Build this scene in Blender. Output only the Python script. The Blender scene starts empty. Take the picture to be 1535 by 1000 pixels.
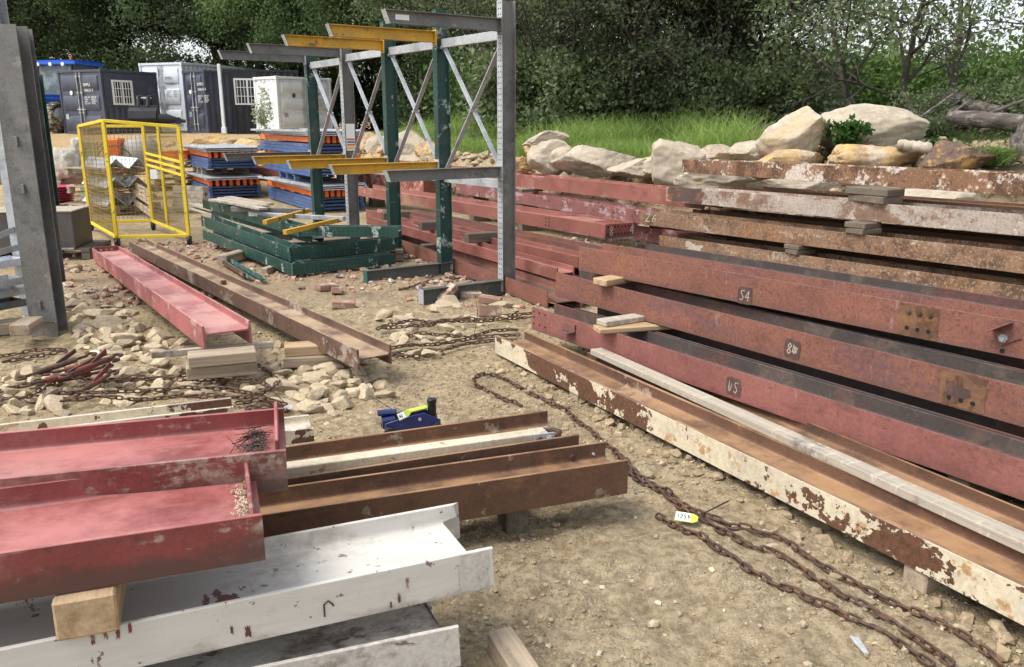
import bpy, bmesh, math, random
import numpy as np
from mathutils import Vector, Matrix, noise as mnoise
random.seed(7); rs = np.random.RandomState(11)
C = bpy.context.scene.collection
PI = math.pi
# ------------------------------------------------------------------ camera
H, FOC, PITCH = 1.65, 1250.0, math.atan(318/1250)
cp, sp = math.cos(PITCH), math.sin(PITCH)
def ray(px, py):
    dx, dy = (px-767.5)/FOC, (500-py)/FOC
    return Vector((dx, cp+sp*dy, -sp+cp*dy))
def P(px, py, z=0.0):
    "point of the yard at height z that the photo shows at this pixel"
    r = ray(px, py); t = (z-H)/r.z
    return Vector((0, 0, H))+r*t
def D(px, py, Y):
    "point at distance Y in front of the photographer"
    r = ray(px, py); return Vector((0, 0, H))+r*(Y/r.y)
# ------------------------------------------------------------------ noise / ground height
def _h(ix, iy, s):
    n = (ix*374761393+iy*668265263+s*974634777) & 0xffffffff
    n = ((n ^ (n >> 13))*1274126177) & 0xffffffff
    return ((n ^ (n >> 16)) & 0xffff)/65535.0
def vnoise(x, y, s=0):
    x = np.asarray(x, float); y = np.asarray(y, float)
    ix = np.floor(x).astype(np.int64); iy = np.floor(y).astype(np.int64)
    fx = x-ix; fy = y-iy; fx = fx*fx*fx*(fx*(fx*6-15)+10); fy = fy*fy*fy*(fy*(fy*6-15)+10)
    return (_h(ix, iy, s)*(1-fx)+_h(ix+1, iy, s)*fx)*(1-fy)+(_h(ix, iy+1, s)*(1-fx)+_h(ix+1, iy+1, s)*fx)*fy
def fbm(x, y, s=0, o=4):
    a, t, f = .5, 0, 1.0
    for k in range(o):
        t = t+a*(vnoise(x*f+k*17.3, y*f-k*9.1, s+k)-.5)*2; a *= .5; f *= 2.03
    return t
def sstep(a, b, x):
    t = np.clip((x-a)/(b-a), 0, 1); return t*t*(3-2*t)
BX = [-60, -30, -12, -8, -4.5, -2, 0, .8, 1.8, 3, 4.5, 6, 20]
BY = [28, 27.5, 27, 25, 22.5, 17.9, 14.8, 13.8, 12.7, 11.4, 10.0, 9.5, 9.2]
def gz(x, y, fine=True):
    x = np.asarray(x, float); y = np.asarray(y, float)
    s = (y-np.interp(x, BX, BY))*.75
    left = sstep(-3, -9, x)
    lo = -.55*(1-left)-5.0*left; hi = .45*(1-left)+1.0*left
    z = sstep(0, 1, (s-lo)/(hi-lo))*1.0+sstep(0, 5, s)*.32*(1-.6*left)
    z = z+.27*sstep(3.0, 4.6, x)*sstep(0, 1.0, s)
    z = z+sstep(.3, 2.5, s)*0.08*fbm(x*.7, y*.7, 5)
    z = z+.02*fbm(x*.9, y*.9, 1, 3)
    if fine:
        near = 1-sstep(8, 16, y)
        ridge = 1-np.abs(fbm(x*2.1+fbm(x, y, 8)*.8, y*2.1, 3, 4))
        z = z+near*(.040*(ridge-.75)+.020*fbm(x*6, y*6, 4, 4)+.022*np.clip(fbm(x*13, y*13, 6, 3), 0, 1)+.009*fbm(x*38, y*38, 9, 2))
        rough = sstep(.1, .5, fbm(x*.8+3, y*.8, 21, 3))
        z = z+near*rough*.03*fbm(x*9, y*9, 14, 3)
    return z
def gzf(x, y): return float(gz(np.array([x]), np.array([y]))[0])
# ------------------------------------------------------------------ objects
def tag(o, label=None, cat=None, group=None, kind=None):
    if label: o['label'] = label
    if cat: o['category'] = cat
    if group: o['group'] = group
    if kind: o['kind'] = kind
    return o
def empty(name, loc, rotz=0, label=None, cat=None, group=None):
    o = bpy.data.objects.new(name, None); C.objects.link(o)
    o.location = loc; o.rotation_euler = (0, 0, rotz); o.empty_display_size = .1
    return tag(o, label, cat, group)
def finish(me, smooth=35):
    me.validate()
    if smooth:
        me.polygons.foreach_set('use_smooth', [True]*len(me.polygons))
        me.set_sharp_from_angle(angle=math.radians(smooth))
    me.update()
def link(name, me, m, parent=None, mw=None, loc=None):
    o = bpy.data.objects.new(name, me); C.objects.link(o)
    if m is not None:
        me.materials.clear()
        for q in (m if isinstance(m, (list, tuple)) else [m]): me.materials.append(q)
    if parent is not None: o.parent = parent
    if mw is not None: o.matrix_world = mw if parent is None else mw
    if loc is not None: o.location = loc
    return o
def np_mesh(name, V, F, smooth=0):
    me = bpy.data.meshes.new(name)
    V = np.asarray(V, np.float32); F = np.asarray(F, np.int32); k = F.shape[1]
    me.vertices.add(len(V)); me.vertices.foreach_set('co', V.ravel())
    me.loops.add(F.size); me.loops.foreach_set('vertex_index', F.ravel())
    me.polygons.add(len(F)); me.polygons.foreach_set('loop_start', np.arange(0, F.size, k, dtype=np.int32))
    me.update(calc_edges=True)
    if smooth: finish(me, smooth)
    else: me.polygons.foreach_set('use_smooth', [False]*len(me.polygons))
    return me
class MB:
    def __init__(s): s.v = []; s.f = []; s.mi = []
    def add(s, vs, fs, mi=0):
        b = len(s.v); s.v += [tuple(v) for v in vs]; s.f += [tuple(b+i for i in f) for f in fs]; s.mi += [mi]*len(fs); return s
    def box(s, lo, hi, mw=None, mi=0):
        (a, b, c), (d, e, f) = lo, hi
        vs = [Vector(q) for q in ((a,b,c),(d,b,c),(d,e,c),(a,e,c),(a,b,f),(d,b,f),(d,e,f),(a,e,f))]
        if mw: vs = [mw@v for v in vs]
        return s.add(vs, [(0,3,2,1),(4,5,6,7),(0,1,5,4),(1,2,6,5),(2,3,7,6),(3,0,4,7)], mi)
    def bar(s, A, B, w, h, up=(0,0,1), mi=0):
        "square bar from A to B, w across, h along up"
        A = Vector(A); B = Vector(B); x = (B-A); L = x.length; x.normalize(); u = Vector(up)
        y = u.cross(x)
        if y.length < 1e-4: y = Vector((0,1,0)).cross(x)
        y.normalize(); z = x.cross(y)
        m = Matrix((x, y, z)).transposed().to_4x4(); m.translation = A
        return s.box((0,-w/2,-h/2), (L,w/2,h/2), m, mi)
    def tube(s, pts, r, n=8, cap=True, mi=0):
        pts = [Vector(p) for p in pts]; R = r if isinstance(r, (list, tuple)) else [r]*len(pts)
        rings = []; last = None
        for i, p in enumerate(pts):
            t = (pts[min(i+1, len(pts)-1)]-pts[max(i-1, 0)])
            if t.length < 1e-9: t = Vector((0,0,1))
            t.normalize()
            if last is None:
                a = Vector((0,0,1)) if abs(t.z) < .9 else Vector((1,0,0)); u = a.cross(t).normalized()
            else:
                u = last-t*last.dot(t)
                u = u.normalized() if u.length > 1e-6 else Vector((1,0,0)).cross(t).normalized()
            last = u; w = t.cross(u)
            rings.append([p+(u*math.cos(2*PI*k/n)+w*math.sin(2*PI*k/n))*R[i] for k in range(n)])
        vs = [v for rg in rings for v in rg]; fs = []
        for i in range(len(pts)-1):
            for k in range(n):
                a = i*n+k; b = i*n+(k+1) % n; fs.append((a, b, b+n, a+n))
        if cap: fs.append(tuple(range(n-1, -1, -1))); fs.append(tuple((len(pts)-1)*n+k for k in range(n)))
        return s.add(vs, fs, mi)
    def disc(s, c, nrm, r, th=.004, n=12, mi=0):
        c = Vector(c); nrm = Vector(nrm).normalized()
        return s.tube([c, c+nrm*th], r, n, True, mi)
    def mesh(s, name, bevel=0, smooth=35, segs=1):
        me = bpy.data.meshes.new(name); me.from_pydata(s.v, [], s.f)
        if any(s.mi): me.polygons.foreach_set('material_index', s.mi)
        if bevel:
            bm = bmesh.new(); bm.from_mesh(me)
            es = [e for e in bm.edges if len(e.link_faces) == 2 and e.calc_face_angle(0) > .6]
            bmesh.ops.bevel(bm, geom=es, offset=bevel, segments=segs, affect='EDGES', clamp_overlap=True)
            bm.to_mesh(me); bm.free()
        finish(me, smooth); return me
    def build(s, name, m, parent=None, bevel=0, smooth=35, mw=None, loc=None, segs=1):
        return link(name, s.mesh(name, bevel, smooth, segs), m, parent, mw, loc)
def frame(A, B, up=(0,0,1)):
    "frame at A with x towards B, y level and away, z up"
    x = (Vector(B)-Vector(A)).normalized(); y = Vector(up).cross(x).normalized(); z = x.cross(y)
    m = Matrix((x, y, z)).transposed().to_4x4(); m.translation = A
    return m
def copy_tree(o, parent=None):
    c = o.copy(); C.objects.link(c); c.parent = parent
    for ch in list(o.children): copy_tree(ch, c)
    return c
# ------------------------------------------------------------------ materials
def nd(nt, t, **k):
    n = nt.nodes.new(t)
    for a, b in k.items(): setattr(n, a, b)
    return n
def newmat(name):
    m = bpy.data.materials.new(name); m.use_nodes = True; nt = m.node_tree; nt.nodes.clear()
    out = nd(nt, 'ShaderNodeOutputMaterial'); b = nd(nt, 'ShaderNodeBsdfPrincipled'); nt.links.new(b.outputs[0], out.inputs[0])
    return m, nt, b
def rgba(c): return (c[0], c[1], c[2], 1)
def coords(nt, rand=True):
    tc = nd(nt, 'ShaderNodeTexCoord')
    if not rand: return tc.outputs['Object']
    oi = nd(nt, 'ShaderNodeObjectInfo'); mul = nd(nt, 'ShaderNodeMath', operation='MULTIPLY'); mul.inputs[1].default_value = 37.0
    nt.links.new(oi.outputs['Random'], mul.inputs[0]); add = nd(nt, 'ShaderNodeVectorMath', operation='ADD')
    nt.links.new(tc.outputs['Object'], add.inputs[0]); nt.links.new(mul.outputs[0], add.inputs[1]); return add.outputs[0]
def noise_n(nt, co, scale, stretch=(1,1,1), detail=6, rough=.6, dist=0, off=0):
    mp = nd(nt, 'ShaderNodeMapping'); mp.inputs['Scale'].default_value = stretch; mp.inputs['Location'].default_value = (off, off*1.7, off*.3)
    nt.links.new(co, mp.inputs[0]); n = nd(nt, 'ShaderNodeTexNoise'); n.inputs['Scale'].default_value = scale
    n.inputs['Detail'].default_value = detail; n.inputs['Roughness'].default_value = rough; n.inputs['Distortion'].default_value = dist
    nt.links.new(mp.outputs[0], n.inputs['Vector']); return n.outputs[0]
def mrange(nt, v, a, b, c=0., d=1., smooth=True):
    r = nd(nt, 'ShaderNodeMapRange', interpolation_type='SMOOTHSTEP' if smooth else 'LINEAR')
    for i, q in enumerate((a, b, c, d)): r.inputs[i+1].default_value = q
    nt.links.new(v, r.inputs[0]); return r.outputs[0]
def mixc(nt, fac, a, b, blend='MIX'):
    m = nd(nt, 'ShaderNodeMix', data_type='RGBA', blend_type=blend)
    def put(s, v):
        if isinstance(v, (tuple, list)): s.default_value = rgba(v)
        else: nt.links.new(v, s)
    if isinstance(fac, float): m.inputs[0].default_value = fac
    else: nt.links.new(fac, m.inputs[0])
    put(m.inputs[6], a); put(m.inputs[7], b); return m.outputs[2]
def mathn(nt, op, a, b):
    m = nd(nt, 'ShaderNodeMath', operation=op)
    for i, v in enumerate((a, b)):
        if isinstance(v, (int, float)): m.inputs[i].default_value = v
        else: nt.links.new(v, m.inputs[i])
    return m.outputs[0]
def layered(name, base, layers=(), rough=.6, metal=0., bump=.3, bscale=60, var=.25, vscale=3, dust_shading=None, dust_shading_amt=.7, spec=.4, stretch=(1,1,1), tint=None, namt=.35, zg=None):
    m, nt, bs = newmat(name); co = coords(nt)
    n1 = noise_n(nt, co, vscale, stretch, 7, .65)
    col = mixc(nt, mrange(nt, n1, .3, .7), tuple(c*(1-var) for c in base), tuple(min(1, c*(1+var)) for c in base))
    n2 = noise_n(nt, co, bscale, stretch, 5, .7, off=3)
    col = mixc(nt, mrange(nt, n2, .25, .75), tuple([.78]*3), tuple([1.15]*3), 'MIX') if False else mixc(nt, namt, col, mixc(nt, mrange(nt, n2, .3, .7), tuple(c*.55 for c in base), tuple(min(1, c*1.4) for c in base)))
    hgt = mathn(nt, 'MULTIPLY', n2, .6); rg = None
    for i, L in enumerate(layers):
        n = noise_n(nt, co, L['s'], L.get('st', (1,1,1)), L.get('d', 8), L.get('r', .65), L.get('dist', 0), off=5+i*7.3)
        if 'fine' in L:
            nf = noise_n(nt, co, L['s']*L['fine'], (1,1,1), 4, .7, off=2+i*3.1)
            n = mathn(nt, 'ADD', n, mathn(nt, 'MULTIPLY', mathn(nt, 'SUBTRACT', nf, .5), .35))
        n = mathn(nt, 'ADD', mathn(nt, 'MULTIPLY', mathn(nt, 'SUBTRACT', n, .5), 1.5), .5)
        k = mrange(nt, n, L['lo'], L['hi'], 0., L.get('a', 1.0))
        if 'y0' in L:
            tcy = nd(nt, 'ShaderNodeTexCoord'); sy = nd(nt, 'ShaderNodeSeparateXYZ'); nt.links.new(tcy.outputs['Object'], sy.inputs[0]); k = mathn(nt, 'MULTIPLY', k, mathn(nt, 'LESS_THAN', sy.outputs[1], L['y0']))
        c2 = L['c']
        nn = noise_n(nt, co, 35, (1,1,1), 5, .7, off=11+i)
        cc = mixc(nt, mrange(nt, nn, .3, .7), tuple(c*.65 for c in c2), tuple(min(1, c*1.3) for c in c2))
        col = mixc(nt, k, col, cc)
        if L.get('h'): hgt = mathn(nt, 'ADD', hgt, mathn(nt, 'MULTIPLY', k, L['h']))
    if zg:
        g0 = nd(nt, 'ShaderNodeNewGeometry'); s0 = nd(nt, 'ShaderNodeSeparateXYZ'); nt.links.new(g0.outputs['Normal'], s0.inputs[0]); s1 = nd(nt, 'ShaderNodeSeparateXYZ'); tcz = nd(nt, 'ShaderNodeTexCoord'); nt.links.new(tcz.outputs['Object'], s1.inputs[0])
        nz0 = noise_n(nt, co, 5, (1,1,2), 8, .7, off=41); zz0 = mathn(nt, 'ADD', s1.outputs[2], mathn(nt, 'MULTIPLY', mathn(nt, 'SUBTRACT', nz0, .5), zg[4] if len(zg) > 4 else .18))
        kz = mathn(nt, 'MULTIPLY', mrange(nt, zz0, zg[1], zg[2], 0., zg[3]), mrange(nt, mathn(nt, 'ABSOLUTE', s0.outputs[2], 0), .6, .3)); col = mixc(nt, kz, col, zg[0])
    if dust_shading:
        g = nd(nt, 'ShaderNodeNewGeometry'); sx = nd(nt, 'ShaderNodeSeparateXYZ'); nt.links.new(g.outputs['Normal'], sx.inputs[0])
        up = mrange(nt, sx.outputs[2], .5, .95); nz = noise_n(nt, co, 2.2, (1,1,1), 9, .7, off=31)
        k = mathn(nt, 'MULTIPLY', up, mrange(nt, nz, .33, .62, 0., dust_shading_amt)); col = mixc(nt, k, col, dust_shading)  # dust on up-facing faces, also painted light and shade on red steels
    if tint:
        oi = nd(nt, 'ShaderNodeObjectInfo'); col = mixc(nt, mathn(nt, 'MULTIPLY', oi.outputs['Random'], tint[1]), col, tint[0])
    nt.links.new(col, bs.inputs['Base Color']); bs.inputs['Metallic'].default_value = metal
    rr = mrange(nt, n1, .3, .7, max(.05, rough-.1), min(1, rough+.12)); nt.links.new(rr, bs.inputs['Roughness'])
    bs.inputs['Specular IOR Level'].default_value = spec
    if bump:
        b = nd(nt, 'ShaderNodeBump'); b.inputs['Strength'].default_value = bump; b.inputs['Distance'].default_value = .006
        nt.links.new(hgt, b.inputs['Height']); nt.links.new(b.outputs[0], bs.inputs['Normal'])
    return m
RUST = (.085, .038, .020); ORUST = (.20, .085, .030); DUST = (.40, .31, .20); CREAM = (.62, .55, .40); PALE = (.50, .43, .36)
MT = {}
MT['red'] = layered('red_oxide', (.265, .098, .075), [dict(c=(.13, .05, .045), s=2.5, lo=.55, hi=.8, a=.7), dict(c=(.48, .25, .23), s=6, lo=.66, hi=.72, st=(.25,1,1), a=.7), dict(c=DUST, s=1.6, lo=.56, hi=.8, a=.45)], rough=.52, bump=.12, dust_shading=(.42, .23, .18), dust_shading_amt=.6)
MT['redfront'] = layered('red_oxide_near', (.185, .038, .034), [dict(c=(.10, .030, .028), s=3.5, lo=.5, hi=.75, a=.7), dict(c=(.36, .30, .24), s=2.6, lo=.64, hi=.74, st=(.5,1,2.2), a=.5, fine=10), dict(c=(.40, .20, .18), s=26, lo=.66, hi=.80, st=(.12,1.5,1.5), a=.6), dict(c=(.40,.33,.26), s=1.1, lo=.54, hi=.8, a=.4), dict(c=(.34,.29,.23), s=2.3, lo=.56, hi=.66, st=(.7,1,3.2), a=.7, fine=12, y0=.004), dict(c=(.07,.03,.026), s=3.0, lo=.5, hi=.7, st=(.5,1,1.5), a=.6, fine=6, y0=.004)], rough=.46, bump=.12, bscale=90, zg=((.075, .040, .032), .085, .02, .85), dust_shading=(.43, .165, .15), dust_shading_amt=.9, spec=.5)  # top colour brightens the webs like light from above, over some dust
MT['pinkbeam'] = layered('dusty_pink_oxide', (.31, .098, .092), [dict(c=(.16, .07, .06), s=3, lo=.52, hi=.72, a=.7, fine=8), dict(c=(.5, .38, .34), s=5, lo=.62, hi=.7, a=.6, st=(.6,1,1), fine=7)], rough=.6, bump=.15, dust_shading=(.45, .24, .215), dust_shading_amt=.95)
MT['clod'] = layered('earth_clod', (.27, .205, .125), [dict(c=(.38, .30, .195), s=8, lo=.5, hi=.62, a=.8)], rough=.98, bump=.4)
MT['redold'] = layered('red_oxide_worn', (.205, .083, .056), [dict(c=(.11, .052, .038), s=7, lo=.52, hi=.78, a=.75, st=(.6,1,1), fine=6), dict(c=(.23, .10, .045), s=2.2, lo=.56, hi=.7, a=.45, fine=8), dict(c=(.20, .075, .06), s=14, lo=.52, hi=.75, a=.5, st=(1.6,1,.35)), dict(c=(.075,.035,.03), s=55, lo=.58, hi=.74, a=.7, d=4), dict(c=(.12,.06,.065), s=3.2, lo=.53, hi=.72, a=.6, st=(.4,1,1.6), fine=10), dict(c=(.44, .33, .29), s=16, lo=.68, hi=.84, a=.35, st=(1.8,1,.5), fine=7)], rough=.7, bump=.3, namt=.5, bscale=75, zg=((.12, .062, .046), .05, -.01, .6), dust_shading=(.075, .055, .045), dust_shading_amt=.9)  # dark top colour mixes dirt with shade painted on the webs
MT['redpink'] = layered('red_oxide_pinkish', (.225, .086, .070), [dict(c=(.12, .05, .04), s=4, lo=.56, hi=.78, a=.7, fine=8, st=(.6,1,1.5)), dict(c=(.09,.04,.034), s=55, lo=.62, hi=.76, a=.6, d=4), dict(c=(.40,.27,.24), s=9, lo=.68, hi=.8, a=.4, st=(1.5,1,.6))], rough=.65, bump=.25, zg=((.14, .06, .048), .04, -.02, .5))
MT['redpurple'] = layered('purple_primer', (.21, .083, .076), [dict(c=(.44, .32, .32), s=5, lo=.56, hi=.66, a=.7, st=(.8,1,1.4), fine=9), dict(c=(.1, .04, .03), s=6, lo=.6, hi=.7, a=.8, st=(1.4,1,1))], rough=.7, bump=.2)
MT['redpeel'] = layered('peeling_red', (.25, .075, .058), [dict(c=(.45, .30, .24), s=7, lo=.5, hi=.58, a=.85, fine=6), dict(c=(.15, .055, .03), s=3, lo=.55, hi=.68, a=.9, fine=8)], rough=.75, bump=.3)
MT['brown'] = layered('brown_rust', (.115, .058, .033), [dict(c=(.055, .03, .02), s=3, lo=.5, hi=.72, a=.7, fine=9), dict(c=(.30, .235, .17), s=2.4, lo=.66, hi=.72, a=.7, fine=7), dict(c=(.20, .10, .045), s=4, lo=.58, hi=.75, a=.6)], rough=.72, bump=.3, dust_shading=(.33, .19, .095), dust_shading_amt=.95)
MT['brownmud'] = layered('brown_rust_dusty', (.125, .072, .048), [dict(c=(.06, .035, .026), s=3, lo=.5, hi=.72, a=.7, fine=9), dict(c=(.36, .30, .23), s=3, lo=.62, hi=.7, a=.7, st=(.7,1,.8), fine=7)], rough=.75, bump=.25, dust_shading=(.37, .265, .165), dust_shading_amt=1.0)
MT['rustcream'] = layered('rust_pale_flakes', (.20, .105, .055), [dict(c=(.085, .042, .022), s=5, lo=.46, hi=.62, a=.9, fine=9), dict(c=(.56, .48, .40), s=3.2, lo=.53, hi=.62, a=.9, st=(.7,1,1.2), fine=9, h=.6), dict(c=(.42,.35,.28), s=48, lo=.60, hi=.74, a=.6, d=4)], namt=.5, rough=.8, bump=.4, dust_shading=(.2, .13, .08))
MT['palerust'] = layered('pale_weathered_rust', (.36, .30, .25), [dict(c=(.17, .09, .05), s=4, lo=.5, hi=.66, a=.85, st=(.6,1,1), fine=9), dict(c=(.56, .50, .44), s=7, lo=.58, hi=.72, a=.6, fine=8), dict(c=(.15,.10,.07), s=50, lo=.58, hi=.72, a=.6, d=4)], namt=.5, rough=.82, bump=.35, dust_shading=(.12, .08, .06))
MT['orust'] = layered('orange_rust', (.21, .125, .075), [dict(c=(.09, .05, .03), s=5, lo=.48, hi=.64, a=.85, fine=9), dict(c=(.26, .12, .05), s=2.5, lo=.52, hi=.74, a=.55, fine=7), dict(c=(.46, .39, .31), s=2.2, lo=.58, hi=.76, a=.7, fine=11, st=(.6,1,1.3)), dict(c=(.42,.34,.25), s=45, lo=.58, hi=.72, a=.6, d=4), dict(c=(.06,.035,.02), s=60, lo=.60, hi=.74, a=.7, d=4)], namt=.5, rough=.82, bump=.4, dust_shading=(.15, .10, .065))
MT['creampeel'] = layered('peeling_cream', (.56, .485, .35), [dict(c=(.40, .36, .28), s=1.6, lo=.5, hi=.75, a=.6, fine=9), dict(c=(.36, .17, .05), s=9, lo=.62, hi=.74, a=.75, d=9, fine=5), dict(c=(.11, .052, .03), s=1.7, lo=.545, hi=.562, a=1., st=(.75,1,1.6), d=9, r=.6, h=-1.4, fine=7), dict(c=(.13, .055, .028), s=7, lo=.665, hi=.68, a=1., st=(1.2,1,.8), h=-1)], rough=.55, bump=.5, bscale=30, var=.08, dust_shading=(.50, .44, .37), dust_shading_amt=.8)
MT['paleflake'] = layered('pale_flaking_edge', (.52,.46,.39), [dict(c=(.16,.085,.055), s=5, lo=.5, hi=.6, a=.9, st=(.6,1,1), fine=7), dict(c=(.66,.62,.57), s=7, lo=.55, hi=.62, a=.8)], rough=.75, bump=.4)
MT['cream'] = layered('cream_paint', (.56, .49, .36), [dict(c=(.28, .13, .05), s=7, lo=.66, hi=.72, a=.8, fine=5), dict(c=(.38, .32, .23), s=3, lo=.5, hi=.75, a=.6)], rough=.55, bump=.2, var=.1)
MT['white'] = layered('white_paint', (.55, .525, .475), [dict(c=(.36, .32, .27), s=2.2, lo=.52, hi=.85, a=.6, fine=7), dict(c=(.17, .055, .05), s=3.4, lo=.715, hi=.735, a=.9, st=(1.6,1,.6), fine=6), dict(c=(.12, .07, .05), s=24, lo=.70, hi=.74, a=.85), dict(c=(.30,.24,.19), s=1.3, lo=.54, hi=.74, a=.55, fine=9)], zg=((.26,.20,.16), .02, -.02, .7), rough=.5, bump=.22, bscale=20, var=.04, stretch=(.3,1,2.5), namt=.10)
MT['whitedirty'] = layered('white_paint_dirty', (.50, .47, .42), [dict(c=(.16, .12, .09), s=3.0, lo=.47, hi=.72, a=.85, fine=8), dict(c=(.09, .06, .045), s=14, lo=.62, hi=.7, a=.85, st=(.5,1,1.5))], rough=.6, bump=.3, var=.15)
MT['burnt'] = layered('burnt_edge', (.09, .06, .05), [dict(c=(.22, .09, .04), s=8, lo=.5, hi=.65)], rough=.8, bump=.4)
MT['galv'] = layered('galvanised', (.40, .42, .43), [dict(c=(.24, .25, .26), s=3, lo=.48, hi=.7, a=.7, fine=6), dict(c=(.50, .51, .51), s=12, lo=.6, hi=.7, a=.5)], rough=.5, metal=.2, bump=.08)
MT['galvdark'] = layered('galvanised_dull_shaded', (.165, .162, .152), [dict(c=(.11, .11, .105), s=2.6, lo=.48, hi=.7, a=.8, fine=6), dict(c=(.30, .27, .22), s=3, lo=.62, hi=.72, a=.5, st=(1,1,.5), fine=6)], rough=.55, metal=.3, bump=.1)
MT['galvbright'] = layered('galvanised_sheet', (.56, .60, .64), [dict(c=(.42, .45, .48), s=5, lo=.5, hi=.7, a=.6)], rough=.42, metal=.3, bump=.06)
MT['green'] = layered('green_enamel', (.016, .060, .048), [dict(c=(.40, .46, .43), s=6, lo=.66, hi=.69, a=.8, st=(1,1,.4), fine=5), dict(c=(.09, .10, .085), s=3, lo=.52, hi=.75, a=.6)], rough=.42, bump=.08, dust_shading=(.17, .19, .16), dust_shading_amt=.8)
MT['greenface'] = layered('green_enamel_pale', (.055, .15, .125), [dict(c=(.50, .54, .50), s=8, lo=.61, hi=.66, a=.85, fine=5), dict(c=(.02, .06, .05), s=3, lo=.5, hi=.7, a=.7)], rough=.45, bump=.08)
MT['yellow'] = layered('yellow_enamel', (.52, .29, .022), [dict(c=(.12, .08, .04), s=7, lo=.62, hi=.7, a=.8, fine=6), dict(c=(.38, .25, .08), s=2, lo=.5, hi=.75, a=.6)], rough=.45, bump=.06)
MT['cageyellow'] = layered('cage_yellow', (.72, .53, .03), [dict(c=(.16, .10, .05), s=9, lo=.66, hi=.72, a=.8, fine=5)], rough=.42, bump=.05, var=.1)
MT['wire'] = layered('wire_mesh', (.24, .17, .05), [], rough=.6, bump=0)
MT['blue'] = layered('blue_enamel', (.06, .11, .25), [dict(c=(.20, .24, .32), s=5, lo=.6, hi=.7, a=.6)], rough=.45, bump=.05)
MT['orange'] = layered('orange_enamel', (.72, .155, .03), [dict(c=(.32, .09, .03), s=5, lo=.58, hi=.7, a=.6)], rough=.45, bump=.05)
MT['wood'] = layered('timber_weathered', (.34, .27, .19), [dict(c=(.18, .14, .10), s=3, lo=.45, hi=.7, a=.7, st=(.3,4,4)), dict(c=(.44, .37, .28), s=6, lo=.6, hi=.75, a=.6, st=(.15,5,5))], rough=.85, bump=.35, bscale=14, stretch=(.12,6,6))
MT['woodnew'] = layered('timber_fresh', (.41, .29, .17), [dict(c=(.30, .18, .08), s=4, lo=.5, hi=.7, a=.7, st=(.3,4,4))], rough=.8, bump=.3, bscale=14, stretch=(.15,6,6))
MT['woodpale'] = layered('timber_silver', (.36, .315, .25), [dict(c=(.36, .30, .22), s=5, lo=.5, hi=.7, a=.7, st=(.2,4,4)), dict(c=(.54, .48, .39), s=8, lo=.6, hi=.7, a=.5, st=(3.5,.3,1)), dict(c=(.12,.10,.085), s=2.0, lo=.56, hi=.72, a=.75, fine=7)], rough=.85, bump=.35, bscale=12, stretch=(.1,5,5))
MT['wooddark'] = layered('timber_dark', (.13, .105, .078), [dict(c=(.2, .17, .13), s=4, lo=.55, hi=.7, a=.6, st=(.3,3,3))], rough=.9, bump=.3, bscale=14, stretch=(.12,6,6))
MT['chain'] = layered('rusty_chain', (.085, .048, .034), [dict(c=(.17, .085, .045), s=16, lo=.5, hi=.7, a=.8), dict(c=(.2, .15, .12), s=5, lo=.6, hi=.75, a=.5)], rough=.7, metal=.25, bump=.2, bscale=200)
MT['dark'] = layered('dark_hole', (.012, .011, .010), [], rough=.9, bump=0)
MT['black'] = layered('black_rubber', (.018, .018, .019), [dict(c=(.08, .07, .06), s=6, lo=.6, hi=.75, a=.5)], rough=.65, bump=.1)
MT['blackpaint'] = layered('black_paint', (.012, .013, .016), [], rough=.35, bump=.05)
MT['jackblue'] = layered('blue_gloss', (.012, .022, .12), [dict(c=(.05, .05, .07), s=9, lo=.6, hi=.7, a=.6)], rough=.3, bump=.03, spec=.6)
MT['lime'] = layered('lime_paint', (.45, .52, .06), [], rough=.4, bump=0, var=.08)
MT['paper'] = layered('tag_card', (.80, .82, .78), [], rough=.6, bump=0, var=.05)
MT['ink'] = layered('ink', (.02, .03, .10), [], rough=.6, bump=0)
MT['chalk'] = layered('chalk', (.43, .37, .30), [dict(c=(.3, .18, .12), s=30, lo=.55, hi=.65, a=.6)], rough=.9, bump=0)
MT['blackpatch'] = layered('dark_stain', (.075, .043, .037), [dict(c=(.12, .06, .05), s=14, lo=.5, hi=.65, a=.8)], rough=.8, bump=.1)
MT['rustpatch'] = layered('rust_stain', (.165, .085, .045), [dict(c=(.09, .045, .025), s=8, lo=.48, hi=.62, a=.9, fine=6), dict(c=(.24, .12, .045), s=5, lo=.58, hi=.7, a=.6)], rough=.85, bump=.2)
MT['greybox'] = layered('slate_container', (.055, .064, .092), [dict(c=(.10, .10, .11), s=2, lo=.5, hi=.75, a=.5)], rough=.5, bump=.05)
MT['blackbox'] = layered('black_container', (.020, .022, .028), [dict(c=(.05, .05, .055), s=2, lo=.5, hi=.75, a=.5)], rough=.5, bump=.05)
MT['whitebox'] = layered('white_container', (.62, .67, .71), [dict(c=(.48, .50, .50), s=2, lo=.5, hi=.75, a=.5), dict(c=(.35, .22, .12), s=4, lo=.7, hi=.75, a=.5)], rough=.5, bump=.05, var=.08)
MT['greywhite'] = layered('grey_white_container', (.64, .66, .66), [dict(c=(.42, .41, .38), s=2, lo=.5, hi=.75, a=.5)], rough=.5, bump=.05, var=.08)
MT['whitepaint'] = layered('white_plastic', (.78, .79, .80), [], rough=.4, bump=0, var=.05)
MT['glass'] = layered('dark_glass', (.02, .025, .03), [], rough=.08, bump=0, spec=.8)
MT['tractorblue'] = layered('tractor_blue', (.02, .13, .58), [], rough=.3, bump=.02, var=.1)
MT['cabglass'] = layered('cab_glass', (.10, .13, .14), [dict(c=(.25, .3, .3), s=1.5, lo=.45, hi=.65, a=.8)], rough=.1, bump=0)
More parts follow.
